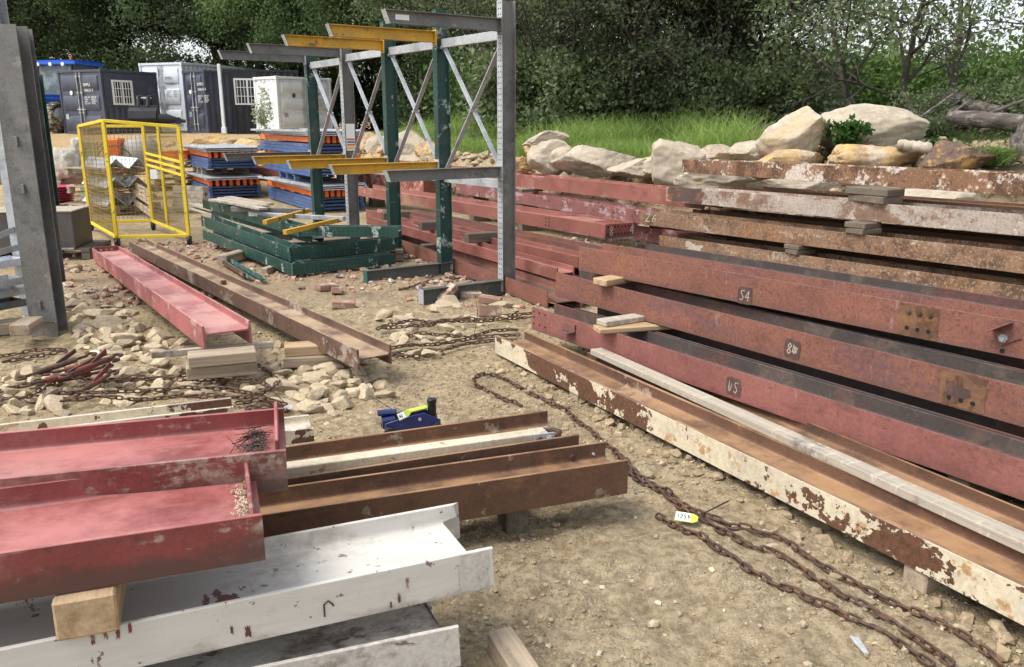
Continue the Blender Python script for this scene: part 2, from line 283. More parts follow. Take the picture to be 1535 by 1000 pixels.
MT['palegreen'] = layered('pale_green_panel', (.36, .47, .31), [dict(c=(.24, .29, .19), s=3, lo=.5, hi=.7, a=.6, st=(1,1,.3))], rough=.6, bump=.1)
MT['sack'] = layered('white_sheet', (.44, .41, .35), [dict(c=(.38, .33, .26), s=4, lo=.5, hi=.7, a=.7)], rough=.85, bump=.3)
MT['pinkred'] = layered('crimson_sheet', (.44, .045, .085), [dict(c=(.62, .28, .3), s=5, lo=.58, hi=.66, a=.8, st=(.3,1,1))], rough=.5, bump=.1)
MT['drum'] = layered('concrete_crust', (.30, .28, .25), [dict(c=(.24, .22, .19), s=3, lo=.5, hi=.65, a=.8)], rough=.9, bump=.4)
MT['hoop'] = layered('bare_steel', (.10, .09, .085), [], rough=.5, metal=.5, bump=.05)
MT['footgrey'] = layered('grey_green_foot', (.085, .092, .080), [dict(c=(.17,.165,.14), s=3, lo=.5, hi=.68, a=.7)], rough=.55, bump=.1)
MT['grimyshade'] = layered('grimy_shaded_steel', (.055, .042, .037), [dict(c=(.12, .09, .07), s=4, lo=.52, hi=.7, a=.6), dict(c=(.12,.045,.035), s=2, lo=.52, hi=.68, a=.7)], rough=.8, bump=.2)  # dirt plus painted shade for webs and gaps inside the stacks
MT['brick'] = layered('brick_red', (.28, .165, .12), [dict(c=(.50, .42, .32), s=5, lo=.5, hi=.6, a=.8, fine=6)], rough=.9, bump=.4)
MT['rub'] = layered('sandstone_rubble', (.50, .405, .265), [dict(c=(.33, .25, .155), s=5, lo=.48, hi=.66, a=.7, fine=5), dict(c=(.62, .54, .40), s=8, lo=.55, hi=.7, a=.7), dict(c=(.45, .28, .10), s=3, lo=.62, hi=.72, a=.5)], rough=.92, bump=.5, bscale=40, tint=((.26, .21, .15), .55))
MT['boulder'] = layered('pale_boulder', (.385, .325, .245), [dict(c=(.40, .34, .26), s=2.2, lo=.48, hi=.7, a=.6, fine=8), dict(c=(.50, .44, .355), s=4, lo=.52, hi=.70, a=.7), dict(c=(.22, .19, .15), s=5, lo=.66, hi=.76, a=.6, st=(.4,.4,2.2), fine=6), dict(c=(.48, .35, .17), s=1.6, lo=.56, hi=.72, a=.45)], rough=.92, bump=.6, bscale=22, tint=((.42, .35, .26), .4))
MT['ochre'] = layered('ochre_boulder', (.43, .29, .145), [dict(c=(.30, .22, .15), s=2.5, lo=.47, hi=.6, a=.85, fine=8), dict(c=(.55, .36, .12), s=3, lo=.55, hi=.66, a=.8), dict(c=(.52, .44, .33), s=4, lo=.56, hi=.68, a=.7)], rough=.92, bump=.6, bscale=22)
MT['darkrock'] = layered('dark_ochre_boulder', (.12, .075, .055), [dict(c=(.40, .24, .085), s=1.8, lo=.52, hi=.68, a=.9, fine=8)], rough=.85, bump=.6, bscale=22)
MT['bark'] = layered('bark', (.045, .037, .029), [dict(c=(.10, .085, .07), s=4, lo=.5, hi=.65, a=.7, st=(2,2,.4)), dict(c=(.07, .09, .04), s=2, lo=.58, hi=.7, a=.6)], rough=.95, bump=.8, bscale=18, stretch=(2,2,.35))
MT['deadwood'] = layered('dead_wood', (.11, .092, .078), [dict(c=(.24, .21, .18), s=5, lo=.5, hi=.62, a=.8, st=(.3,3,3)), dict(c=(.06, .05, .045), s=4, lo=.52, hi=.62, a=.85, st=(.4,3,3))], rough=.95, bump=.8, bscale=14, stretch=(.25,3,3))
def leafmat(name, dark, light, trans=.35):
    m, nt, bs = newmat(name); at = nd(nt, 'ShaderNodeAttribute', attribute_name='tone')
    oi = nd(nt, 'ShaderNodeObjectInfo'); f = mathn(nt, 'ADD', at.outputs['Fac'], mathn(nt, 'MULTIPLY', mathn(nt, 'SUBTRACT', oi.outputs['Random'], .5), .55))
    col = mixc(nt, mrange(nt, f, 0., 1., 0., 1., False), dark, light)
    nt.links.new(col, bs.inputs['Base Color']); bs.inputs['Roughness'].default_value = .55; bs.inputs['Specular IOR Level'].default_value = .3
    tr = nd(nt, 'ShaderNodeBsdfTranslucent'); nt.links.new(mixc(nt, .5, col, light), tr.inputs[0])
    mx = nd(nt, 'ShaderNodeMixShader'); mx.inputs[0].default_value = trans
    nt.links.new(bs.outputs[0], mx.inputs[1]); nt.links.new(tr.outputs[0], mx.inputs[2])
    out = [n for n in nt.nodes if n.type == 'OUTPUT_MATERIAL'][0]; nt.links.new(mx.outputs[0], out.inputs[0]); return m
MT['leaf'] = leafmat('leaf_dark_green', (.022, .042, .019), (.155, .225, .09))
MT['leafmid'] = leafmat('leaf_mid_green', (.034, .064, .024), (.225, .32, .11))
MT['leafgrey'] = leafmat('leaf_grey_green', (.034, .052, .024), (.23, .29, .135))
MT['leafbright'] = leafmat('leaf_bright_green', (.030, .062, .013), (.14, .235, .05))
MT['grass'] = leafmat('grass_blade', (.055, .115, .018), (.36, .49, .13), .4)
MT['weed'] = leafmat('weed_leaf', (.02, .06, .012), (.08, .17, .03))
MT['straw'] = leafmat('straw_blade', (.16, .15, .05), (.42, .40, .18))
MT['silver'] = leafmat('silver_leaf', (.10, .14, .08), (.42, .50, .34))
# ------------------------------------------------------------------ steel beams lying on their sides (web level, flanges upright)
def beam_mesh(name, L, D_, b, tf=.014, tw=.010, r=.016, n=None, nearL=0, nearR=0, farR=0, webR=0, wob=.0004, weboff=0, ragged=False, bow=0, mats=1):
    zc = b/2+weboff; h = tw/2; c = .0015
    prof = [(0,c),(c,0),(tf-c,0),(tf,c),(tf,zc-h-r)]
    def fil(y0, z0, a0, a1):
        return [(y0+r*math.cos(a), z0+r*math.sin(a)) for a in (a0+(a1-a0)*k/3 for k in (1,2))]
    prof += fil(tf+r, zc-h-r, PI, PI/2)+[(tf+r, zc-h), (D_-tf-r, zc-h)]+fil(D_-tf-r, zc-h-r, PI/2, 0)+[(D_-tf, zc-h-r)]
    prof += [(D_-tf,c),(D_-tf+c,0),(D_-c,0),(D_,c),(D_,b-c),(D_-c,b),(D_-tf+c,b),(D_-tf,b-c),(D_-tf,zc+h+r)]
    prof += fil(D_-tf-r, zc+h+r, 0, -PI/2)+[(D_-tf-r, zc+h),(tf+r, zc+h)]+fil(tf+r, zc+h+r, -PI/2, -PI)
    prof += [(tf,zc+h+r),(tf,b-c),(tf-c,b),(c,b),(0,b-c)]
    n = n or max(4, int(L/.35)); k = len(prof); V = []
    rr = random.Random(hash(name) % 1000 if False else int(L*1000))
    for i in range(n+1):
        t = i/n; oy = wob*math.sin(t*9+L*3)+bow*math.sin(PI*t); oz = wob*math.sin(t*7+L*5)
        for (y, z) in prof:
            a, e = 0, L
            if y <= tf: a, e = nearL, L-nearR
            elif y >= D_-tf: e = L-farR
            else: e = L-webR
            if ragged and i == n: e += .012*math.sin(y*60)+.008*math.sin(y*170+1)+.006*math.sin(z*90)
            V.append((a+(e-a)*t, y+oy, z+oz))
    F = []
    for i in range(n):
        for j in range(k):
            p = i*k+j; q = i*k+(j+1) % k; F.append((p, q, q+k, p+k))
    F.append(tuple(range(k))); F.append(tuple(n*k+j for j in range(k-1, -1, -1)))
    F = [tuple(reversed(f)) for f in F]
    me = bpy.data.meshes.new(name); me.from_pydata(V, [], F); finish(me, 32); return me
GUIDE = {}
def beam(label, mat, Lp, Rp, zL, zR, b, far=None, D_=None, ext=0, extL=0, name='steel_beam', cat='steel beam', group=None, **k):
    "Lp, Rp: the two ends of the near flange's upper edge; zL, zR: their heights; far: a pixel on the far flange's upper edge"
    A = P(Lp[0], Lp[1], zL)-Vector((0,0,b)); B = P(Rp[0], Rp[1], zR)-Vector((0,0,b))
    u = (B-A).normalized(); B = B+u*ext; A = A-u*extL; m = frame(A, B)
    if far is not None:
        zz = (zL+zR)/2
        for _ in range(3):
            q = P(far[0], far[1], zz); loc = m.inverted()@q; zz += b-loc.z
        D_ = loc.y
    L = (B-A).length; GUIDE[label[:24]] = (round(L, 2), round(D_, 3))
    me = beam_mesh(name, L, D_, b, **k)
    mats = mat if isinstance(mat, tuple) else (mat,); o = link(name, me, [MT[q] for q in mats], None, m); tag(o, label, cat, group, 'thing')
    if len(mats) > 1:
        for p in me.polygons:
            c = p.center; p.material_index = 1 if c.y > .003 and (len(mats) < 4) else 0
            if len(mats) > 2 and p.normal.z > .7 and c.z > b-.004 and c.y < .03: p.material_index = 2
    o['L'] = L; o['D'] = D_; o['b'] = b
    return o
def holes(o, pts, r=.011, name='bolt_hole', mat='dark', y=-.0015):
    for (x, z) in pts:
        q = MB(); q.disc((x, y, z), (0,1,0), r, .003, 10); q.build(name, MT[mat], o)
def bolts(o, pts, r=.012, h=.014, mat='chain', y=0):
    for (x, z) in pts:
        q = MB(); q.tube([(x, y+.001, z), (x, y-h*.6, z)], r*1.5, 6); q.tube([(x, y-h*.6, z), (x, y-h, z)], r*.8, 8); q.build('bolt', MT[mat], o)
STROKES = {'S': [[(.9,.95),(.3,1),(.1,.75),(.5,.5),(.85,.3),(.6,0),(.05,.08)]], '4': [[(.75,0),(.75,1),(.0,.35),(1,.35)]], 'Z': [[(0,1),(.95,1),(0,0),(1,.02)]],
 '6': [[(.8,1),(.25,.7),(.05,.25),(.35,0),(.8,.15),(.75,.5),(.2,.42)]], 'V': [[(0,1),(.05,.25),(.3,0),(.5,.2),(.65,.75)]], '8': [[(.5,.5),(.1,.75),(.5,1),(.9,.75),(.5,.5),(.1,.22),(.5,0),(.9,.22),(.5,.5)]],
 '1': [[(.3,.8),(.5,1),(.5,0)]], '2': [[(.05,.8),(.45,1),(.85,.72),(.05,0),(.95,0)]], '5': [[(.9,1),(.25,1),(.15,.55),(.7,.6),(.85,.25),(.5,0),(.05,.1)]], '9': [[(.85,.75),(.45,1),(.1,.75),(.4,.5),(.85,.7),(.75,.3),(.4,0)]],
 '/': [[(.1,0),(.8,1)]], '#': [[(0,.2),(.1,.9)],[(.3,.1),(.4,.8)],[(.6,.15),(.7,.75)],[(.9,.2),(1,.7)]], 'n': [[(.1,0),(.1,.8),(.5,1),(.85,.75),(.95,.6)]], '-': [[(0,.5),(1,.5)]],
 '3': [[(.1,.9),(.6,1),(.8,.75),(.4,.52),(.85,.3),(.6,0),(.05,.1)]], 'J': [[(.6,1),(.55,.2),(.3,0),(.05,.15)]], '7': [[(0,1),(.9,1),(.35,0)]], '0': [[(.5,0),(.1,.3),(.1,.7),(.5,1),(.9,.7),(.9,.3),(.5,0)]]}
def strokes(text, x0, z0, h, w, th, y=-.0040, gap=.3, slant=0):
    q = MB(); x = x0
    for ch in text:
        for st in STROKES.get(ch, []):
            for (a, b_), (c, d) in zip(st, st[1:]):
                A = Vector((x+a*w+slant*b_*h, y, z0+b_*h)); B = Vector((x+c*w+slant*d*h, y, z0+d*h)); u = (B-A)
                if u.length < 1e-6: continue
                u.normalize(); s = Vector((-u.z, 0, u.x))*th/2; e = u*th*.3
                q.add([A-s-e, B-s+e, B+s+e, A+s-e], [(0,1,2,3)])
        x += w*(1+gap)
    return q
def patch(o, x, z, w, h, mat, name='paint_patch', y=-.0022, seed=1, n=22, jag=.10):
    rr = random.Random(seed); q = MB(); vs = [(x, y, z)]
    for k in range(n):
        a = 2*PI*k/n; m_ = max(abs(math.cos(a)), abs(math.sin(a))); r = 1/m_*(1+rr.uniform(-jag, jag))
        vs.append((x+w/2*r*math.cos(a), y, z+h/2*r*math.sin(a)))
    q.add(vs, [(0, 1+k, 1+(k+1) % n) for k in range(n)]); return q.build(name, MT[mat], o)
def block(label, mat, A, B, w, h, name='timber_block', cat='timber', group=None, bevel=.006):
    "sawn timber from A to B (middle of the underside), w wide, h tall"
    m = frame(A, B); L = (Vector(B)-Vector(A)).length; q = MB()
    q.box((0,-w/2,0), (L,w/2,h)); me = q.mesh(name, bevel)
    o = link(name, me, MT[mat], None, m); return tag(o, label, cat, group)
def along(o, x, y=0, z=0): return o.matrix_world @ Vector((x, y, z))
# ---- foreground stack, left
GF = 'beams stacked in the left foreground'
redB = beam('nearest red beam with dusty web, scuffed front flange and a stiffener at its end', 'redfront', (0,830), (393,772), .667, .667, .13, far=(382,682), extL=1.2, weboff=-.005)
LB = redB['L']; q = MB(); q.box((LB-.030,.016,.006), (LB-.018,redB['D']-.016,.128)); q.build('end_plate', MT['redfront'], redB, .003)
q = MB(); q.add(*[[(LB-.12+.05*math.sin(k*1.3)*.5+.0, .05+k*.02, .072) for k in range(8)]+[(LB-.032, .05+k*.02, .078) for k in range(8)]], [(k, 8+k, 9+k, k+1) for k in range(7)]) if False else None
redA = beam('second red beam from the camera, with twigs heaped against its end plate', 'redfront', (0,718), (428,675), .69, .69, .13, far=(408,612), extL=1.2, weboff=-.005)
LA = redA['L']; q = MB(); q.box((LA-.03,.016,.004), (LA-.018,redA['D']-.016,.16)); q.build('end_plate', MT['redfront'], redA, .003)
whiteU = beam('white painted beam with burnt cut end lying under the red beams', 'white', (0,975), (737,822), .426, .426, .13, far=(690,752), extL=1.0, ragged=True, webR=.045)
whiteL = beam('dirty white beam at the bottom of the front stack, half hidden', 'whitedirty', (402,999), (686,940), .245, .245, .13, D_=.30, extL=1.6, ragged=True, webR=.03)
# burnt ends
for o, w_ in ((whiteU, .10), (whiteL, .07)):
    L = o['L']
    if o is whiteU:
        for x_, w2, sd in ((L-.05, .035, 3), (L-.075, .05, 5)):
            patch(o, L-.055, .066, .09, .115, 'whitedirty', 'burnt_edge', seed=3, jag=.12)
            break
brownN = beam('brown rusty beam with orange web ending just beyond the white beam', 'brown', (395,772), (942,690), .29, .29, .15, far=(901,662), extL=1.6)
bolts(brownN, [], .01)
brownF = beam('brown rusty beam behind the cream bar, next to the trolley jack', 'brown', (432,718), (868,652), .28, .28, .145, far=(834,613), extL=1.6)
for o, xs in ((brownN, (.06, .16)),):
    for i, x in enumerate(xs):
        q = MB(); y = o['D']-.014; q.tube([(o['L']-x, y, .105), (o['L']-x, y-.012, .105)], .011 if i else .006, 8); q.build('rivet', MT['chain'] if i else MT['galv'], o)
# cream bar lying on the far brown beam's web
def bar_thing(name, label, cat, mat, Lp, Rp, zL, zR, w, h, ext=0, extL=0, bevel=.003, group=None):
    A = P(Lp[0], Lp[1], zL)-Vector((0,0,h)); B = P(Rp[0], Rp[1], zR)-Vector((0,0,h)); u = (B-A).normalized(); A = A-u*extL; B = B+u*ext
    m = frame(A, B); L = (B-A).length; q = MB(); n = max(2, int(L/.5))
    for i in range(1): q.box((0,0,0), (L,w,h))
    o = link(name, q.mesh(name, bevel), MT[mat], None, m); tag(o, label, cat, group, 'thing'); o['L'] = L; return o
creambar = bar_thing('steel_bar', 'cream painted bar with a bolted clevis, lying inside the far brown beam', 'steel bar', 'cream', (430,702), (822,648), .275, .275, .07, .055, extL=1.0)
L = creambar['L']
q = MB(); q.box((L-.07,-.006,.0), (L+.03,-.001,.055)); q.box((L-.07,.071,.0), (L+.03,.076,.055)); q.build('clevis_plate', MT['galv'], creambar, .002)
for i, x in enumerate((-.045, .005)):
    q = MB(); q.tube([(L+x,-.016,.028),(L+x,-.006,.028)], .014, 6); q.tube([(L+x,-.024,.028),(L+x,.08,.028)], .008, 8); q.build('bolt', MT['galv' if i else 'chain'], creambar)
q = MB(); q.tube([(L+.02,.01,.03),(L+.055,.01,.032),(L+.07,.035,.034),(L+.055,.06,.034),(L+.02,.06,.032)], .015, 8); q.build('shackle', MT['chain'], creambar)
creamE = beam('cream beam at the back of the front stack, only its top strip showing', 'creampeel', (0,652), (350,610), .60, .60, .13, far=(340,596), extL=1.2)
creamS = beam('short cream beam end with rusty tips poking out past the red beam', 'creampeel', (300,662), (470,642), .50, .50, .055, far=(462,621), extL=.8, weboff=-.01)
# chalk on the front stack
q = strokes('n', 0, 0, .045, .03, .005); o_ = q.build('paint_mark', MT['blackpatch'], whiteU); o_.location = (whiteU['L']-.50, 0, .03)
for k, (x, z, h) in enumerate([(-.26,.075,.03),(-.285,.035,.03),(-.31,.02,.02),(-.74,.05,.025)]):
    patch(whiteU, whiteU['L']+x, z, .007, h, 'redfront', 'paint_drip', seed=k+5, jag=.4)
patch(whiteU, whiteU['L']-.70, .035, .014, .032, 'redfront', 'paint_drip', seed=9, jag=.3)
for k in range(4): patch(whiteU, whiteU['L']-.98-.028*k, .118-.006*(k % 2), .008, .03, 'redfront', 'paint_drip', seed=19+k, jag=.4)
# timbers of the front stack
blkA = along(whiteU, whiteU['L']-1.07, -.025, .131); u_ = (whiteU.matrix_world.to_3x3()@Vector((.05,1,0)))
block('thick sawn timber block with orange end grain under the nearest red beam', 'woodnew', blkA, blkA+u_*.62, .14, .106)
for x_ in (1.62,):
    a_ = along(whiteL, whiteL['L']-x_, .02, .131); block('short timber spacer between the two white beams', 'wood', a_, a_+u_*.25, .09, .052, group='spacers between the white beams')
    a_ = along(whiteL, whiteL['L']-x_, -.02, 0); a_.z = .0; block('low timber bearer under the dirty white beam', 'wood', a_, a_+u_*.5, .1, .115, group='bearers under the white beams')
for x_ in (.45, 1.6):
    a_ = along(brownN, brownN['L']-x_, .10, 0); a_.z = -.02; block('timber bearer in the shadow under the brown beams', 'wooddark', a_, a_+(brownN.matrix_world.to_3x3()@Vector((0,1,0)))*.6, .1, .153, group='bearers under the brown beams')  # dark timber colour carries the shade under the brown beams
a_ = P(735, 941, .095); b_ = P(800, 1040, .095)
block('loose squared timber lying on the dirt at the bottom edge', 'wood', Vector((a_.x+.028,a_.y,0)), Vector((b_.x+.028,b_.y,0)), .085, .095)
# ---- pink and brown beams lying in the middle of the yard
pink = beam('dusty pink-red beam with an end plate lying on two stacked planks', 'pinkbeam', (138,372), (303,490), .18, .40, .15, far=(385,487), weboff=.02)
q = MB(); q.box((.0,.016,.0), (.014,pink['D']-.016,.16)); q.build('end_plate', MT['redfront'], pink, .002)
for x in (.3,.5,.7): 
    for z in (.06,.12):
        q = MB(); q.disc((.0155, pink['D']*x, z), (-1,0,0), .012, .002); q.build('bolt_hole', MT['chalk'], pink)
brownM = beam('long dull brown beam with muddy web beside the pink-red beam', 'brownmud', (193,362), (535,525), .187, .27, .13, far=(595,520))
q = MB(); q.box((brownM['L']*.52,.11,.075),(brownM['L']*.52+.05,.15,.115)); q.box((brownM['L']*.5,.05,.07),(brownM['L']*.52,.14,.08)); q.build('welded_lug', MT['brown'], brownM, .003)
def cross(px0, px1, z, w, h, label, mat='wood', group=None):
    a = P(px0[0], px0[1], z); b = P(px1[0], px1[1], z); return block(label, mat, a-Vector((0,0,h)), b-Vector((0,0,h)), w, h, group=group)
cross((281,531), (383,522), .25, .16, .072, 'upper of two planks under the pink-red beam end')
cross((279,547), (385,538), .172, .17, .08, 'lower of two planks under the pink-red beam end')
cross((226,527), (410,511), .235, .03, .045, 'thin pale batten poking out beside the pink-red beam end', 'woodpale')
cross((426,517), (540,510), .16, .15, .07, 'upper timber offcut under the brown beam end', 'woodnew')
cross((425,533), (545,527), .09, .17, .07, 'lower timber offcut under the brown beam end')
# ---- stack on the right
cbeam = beam('low cream beam with badly peeling paint along the chain', ('creampeel', 'brown', 'paleflake'), (742,503), (1535,880), .16, .21, .13, D_=.265, ext=1.1, tf=.024)
GUIDE['cbeamD'] = [(cbeam.matrix_world.inverted()@P(px,py,z)) for px,py,z in ((790,497,.16),(1326,734,.19),(1535,838,.2))]
low2 = beam('low rusty beam carrying a long grey plank, between cream and red beams', 'brown', (880,528), (1500,806), .15, .19, .12, far=(1245,645), ext=.9)
red3 = beam('lowest red beam of the right stack with an angle lug near its dark end', ('redpink', 'grimyshade', 'redpink'), (797,460), (1535,690), .325, .325, .17, D_=.22, ext=1.2)
red2 = beam('middle red beam of the right stack with a rusty bolt plate mark', ('redold', 'grimyshade', 'redold'), (833,408), (1535,580), .555, .53, .18, D_=.24, ext=1.2)
s4 = beam('upper red beam of the right stack with bolt holes and a bracket', 'redold', (868,370), (1535,483), .76, .75, .175, D_=.26, ext=1.2)
def pixx(o, px, py):
    "distance along a beam's near face that the photo shows at this pixel, and the height"
    r = ray(px, py); m = o.matrix_world.inverted(); a = m@Vector((0,0,H)); d = m.to_3x3()@r; t = -a.y/d.y; q = a+d*t; return q.x, q.z
for o, (px, py), txt in ((s4, (1117,443), 'S4'), (red2, (1188,523), '8#'), (red3, (1100,580), 'VS')):
    x, z = pixx(o, px, py); patch(o, x, z, .105, .105, 'blackpatch', seed=int(px), jag=.07); strokes(txt, x-.035, z-.03, .06, .028, .0048, slant=.1).build('chalk_mark', MT['chalk'], o)
for o, px, py, w in ((s4, 1376, 490, .20), (red2, 1442, 590, .21)):
    x, z = pixx(o, px, py); patch(o, x, .0885, w, .165, 'rustpatch', 'rust_patch', seed=int(px), n=48, jag=.07)
    holes(o, [(x-.055,.045),(x,.045),(x+.055,.045)], .011, y=-.0045)
    (bolts if o is s4 else holes)(o, [(x-.055,.13),(x,.13),(x+.055,.13)], .010)
    if o is red2: patch(o, x-.015, .085, .12, .05, 'blackpatch', 'dark_stain', y=-.0032, seed=4, jag=.2)
x, z = pixx(s4, 1507, 497)
q = MB(); mr = Matrix.Translation((x-.055, 0, z)) @ Matrix.Rotation(math.radians(-32), 4, 'Y'); q.box((0,-.075,-.004), (.10,0,.004), mr); q.box((0,-.008,-.085), (.10,-.001,0.004), mr); q.build('angle_bracket', MT['redold'], s4, .002)
bolts(s4, [(x+.0, z-.03)], .014, .022, 'galv', y=-.008); holes(s4, [(x, z-.095)], .012)
x, z = pixx(red3, 855, 497)
q = MB(); q.box((x-.05,-.07,z), (x+.06,0,z+.01)); q.box((x-.05,-.01,z), (x+.06,-.001,z+.06)); q.build('angle_lug', MT['redold'], red3, .002)
for dx in (-.02,.02): q = MB(); q.disc((x+dx,-.04,z+.0105), (0,0,1), .008, .002); q.build('bolt_hole', MT['dark'], red3)
holes(red3, [(.03,.05),(.03,.10),(.03,.14),(.10,.05),(.10,.14),(.17,.14),(.17,.05)], .008)
# planks and spacers of the right stack
bar_thing('timber_plank', 'long silver-grey plank lying along the low rusty beam', 'plank', 'woodpale', (885,523), (1490,795), .205, .245, .085, .038, ext=1.0)
def spacer(o, x, z0, w, h, label, mat, front=.06, length=.7, rot=0.):
    a = along(o, x, -front, z0); dirv = o.matrix_world.to_3x3()@Vector((rot,1,0)); dirv.z = 0
    return block(label, mat, a, a+dirv.normalized()*length, w, h)
x, z = pixx(red2, 910, 425); spacer(red2, x, red2['b'], .13, .048, 'yellow-ended timber spacer between upper and middle red beams', 'woodnew', .07, .7, -.1)
x, z = pixx(red3, 905, 490); spacer(red3, x+.03, red3['b'], .13, .035, 'lower pale-ended plank between middle and lowest red beams', 'woodnew', .09, .9, .35)
spacer(red3, x+.03, red3['b']+.036, .11, .038, 'upper grey plank between middle and lowest red beams', 'woodpale', .05, .7, .05)
for o, px, py, lab in ((cbeam, 857, 590, 'small timber block under the far end of the cream beam'), (cbeam, 1368, 865, 'timber block under the near end of the cream beam')):
    x, z = pixx(o, px, py); a = along(o, x, .01, 0); hh = a.z-.0; a.z = -.03; spacer_ = block(lab, 'wood', a, a+o.matrix_world.to_3x3()@Vector((0,.6,0)), .10, hh+.028)
for o, xs in ((red3, (1.0, 3.2, 5.0)), (low2, (1.2, 3.0))):
    for x in xs:
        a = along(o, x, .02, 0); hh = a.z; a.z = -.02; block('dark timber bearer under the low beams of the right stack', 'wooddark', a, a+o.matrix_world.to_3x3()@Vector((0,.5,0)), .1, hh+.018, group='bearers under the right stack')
for o in (red2, s4):   # further spacers towards the camera
    below = red3 if o is red2 else red2
    for x in (3.6, 5.3):
        a = along(below, x, .01, below['b']); top = along(o, x, 0, 0).z; block('dark timber spacer deep inside the right red stack', 'wooddark', a, a+below.matrix_world.to_3x3()@Vector((0,.5,0)), .1, max(.02, top-a.z), group='spacers inside the right stack')
# second row of red stack (seen as dark webs) is added below; shade on the webs is in their colour
# ---- brown stack behind it
t4 = beam('lowest brown beam of the back stack with a white splash near its end', 'orust', (988.5,353), (1535,429), .35, .44, .165, D_=.30, ext=1.0)
z6 = beam('orange-brown beam chalked Z6 near its end', 'orust', (960,315.7), (1535,378), .61, .69, .165, D_=.32, ext=1.0)
t2 = beam('pale weathered beam with a dark rusty end, second from the top of the back stack', 'palerust', (999.5,280.5), (1535,321.5), .89, .96, .165, D_=.32, ext=1.0)
t1 = beam('topmost brown beam of the back stack with cream flakes', 'rustcream', (1023,238.7), (1535,261), 1.18, 1.26, .165, D_=.30, ext=1.0)
x, z = pixx(z6, 968, 326); strokes('Z6', x+.0, z-.045, .09, .075, .012, gap=.5, slant=.15).build('chalk_mark', MT['chalk'], z6)
patch(t2, .33, .09, .62, .17, 'burnt', 'rusty_end', seed=8, jag=.08)
x, z = pixx(t4, 1040, 371); patch(t4, x, z, .25, .10, 'chalk', 'white_splash', seed=12, jag=.5)
def stackspacer(lo, hi, px, py, w, lab, split=False):
    x, z = pixx(lo, px, py); a = along(lo, x, -.03, lo['b']); xh, zh = pixx(hi, px, py); top = along(hi, xh, 0, 0).z; hh = max(.03, top-a.z)
    block(lab, 'wooddark', a, a+lo.matrix_world.to_3x3()@Vector((0.03,.24,0)), w, hh*.5-.003); a2 = a+Vector((0,0,hh*.5)); block(lab.replace('lower', 'upper'), 'wooddark', a2, a2+lo.matrix_world.to_3x3()@Vector((0,.24,0)), w*1.08, hh*.5-.003)
stackspacer(t4, z6, 1188, 382, .17, 'lower dark block between the lowest brown beam and the Z6 beam')
stackspacer(z6, t2, 1283, 345, .20, 'lower dark block between the Z6 beam and the pale beam')
stackspacer(t2, t1, 1300, 295, .42, 'lower dark board between the pale beam and the topmost beam')
for x in (1.2, 4.5): a = along(t4, x, .0, 0); hh = a.z; a.z = -.05; block('dark bearer under the brown back stack', 'wooddark', a, a+t4.matrix_world.to_3x3()@Vector((0,.6,0)), .2, hh+.048, group='bearers under the back stack')
def second_row(o, n, lab, grp, mats, gap=.035):
    for k in range(n):
        me = beam_mesh('steel_beam', o['L']-.25-.12*k, o['D'], o['b']); q = link('steel_beam', me, MT[mats], None, o.matrix_world @ Matrix.Translation((.2+.1*k, (k+1)*(o['D']+gap), -.004))); tag(q, lab, 'steel beam', grp, 'thing')
second_row(red3, 3, 'half-hidden beam in the rows behind the lowest red beam of the right stack', 'hidden beams beside the lowest red beam', 'grimyshade')
second_row(red2, 3, 'half-hidden beam in the rows behind the middle red beam of the right stack', 'hidden beams beside the middle red beam', 'grimyshade')
second_row(s4, 1, 'half-hidden beam in the row behind the upper red beam of the right stack', None, 'grimyshade')
second_row(t4, 2, 'half-hidden beam behind the lowest brown beam of the back stack', 'hidden beams beside the lowest brown beam', 'brown')
second_row(z6, 2, 'half-hidden beam behind the beam chalked Z6', 'hidden beams beside the chalked beam', 'brown')
second_row(t2, 2, 'half-hidden beam behind the pale weathered beam of the back stack', 'hidden beams beside the pale weathered beam', 'brown')
# ---- long red beams behind the rack
r5 = beam('lowest red-brown beam of the long stack behind the rack', 'redold', (560,345), (830,441), .17, .17, .16, D_=.3, extL=.3, nearR=.12)
r4 = beam('bright red beam with a lit ledge, second from the ground behind the rack', 'red', (560,327), (835,402), .31, .31, .115, D_=.2, extL=.3, nearR=0, weboff=.0)
r4b = beam('bright red beam tucked behind the ledge of its neighbour', 'red', (560,316.5), (866,385), .36, .36, .115, D_=.2, extL=.3)
r3 = beam('red beam with a perforated end plate in the long stack behind the rack', 'red', (545,281), (907,336.5), .57, .57, .155, far=(958,334), extL=.5)
o = r3; L = o['L']; q = MB(); q.box((L+.001,0,0), (L+.014,o['D'],o['b'])); q.build('end_plate', MT['redfront'], r3, .002)
for i in range(8):
    for z in (.04,.12):
        q = MB(); q.disc((L+.0145, o['D']*(.08+.12*i), z), (1,0,0), .011, .002); q.build('bolt_hole', MT['dark'], r3)
for i in (0, 6):
    q = strokes('4' if i else '8', 0, 0, .10, .05, .012); o_ = q.build('chalk_mark', MT['chalk'], r3); o_.matrix_basis = Matrix.Translation((L+.018, o['D']*(.12+.12*i), .03)) @ Matrix.Rotation(PI/2, 4, 'Z')
q = MB(); q.add([(L-.9,.02,.16),(L-.25,.02,.16),(L-.25,o['D']*.6,.163),(L-.7,o['D']*.6,.163)],[(0,1,2,3)]); q.build('gusset_plate', MT['red'], r3)
holes(r3, [(L-1.08,.04),(L-1.08,.08),(L-1.08,.12),(L-1.02,.04),(L-1.02,.08),(L-1.02,.12)], .011)
r2 = beam('purplish scuffed red beam third from the top behind the rack', 'redpurple', (683,274.5), (975,317.5), .62, .57, .17, D_=.32, ext=.0)
r1 = beam('topmost red beam of the long stack behind the rack', 'red', (600,243), (979,281), .86, .84, .20, D_=.32, extL=1.8, ext=.9)
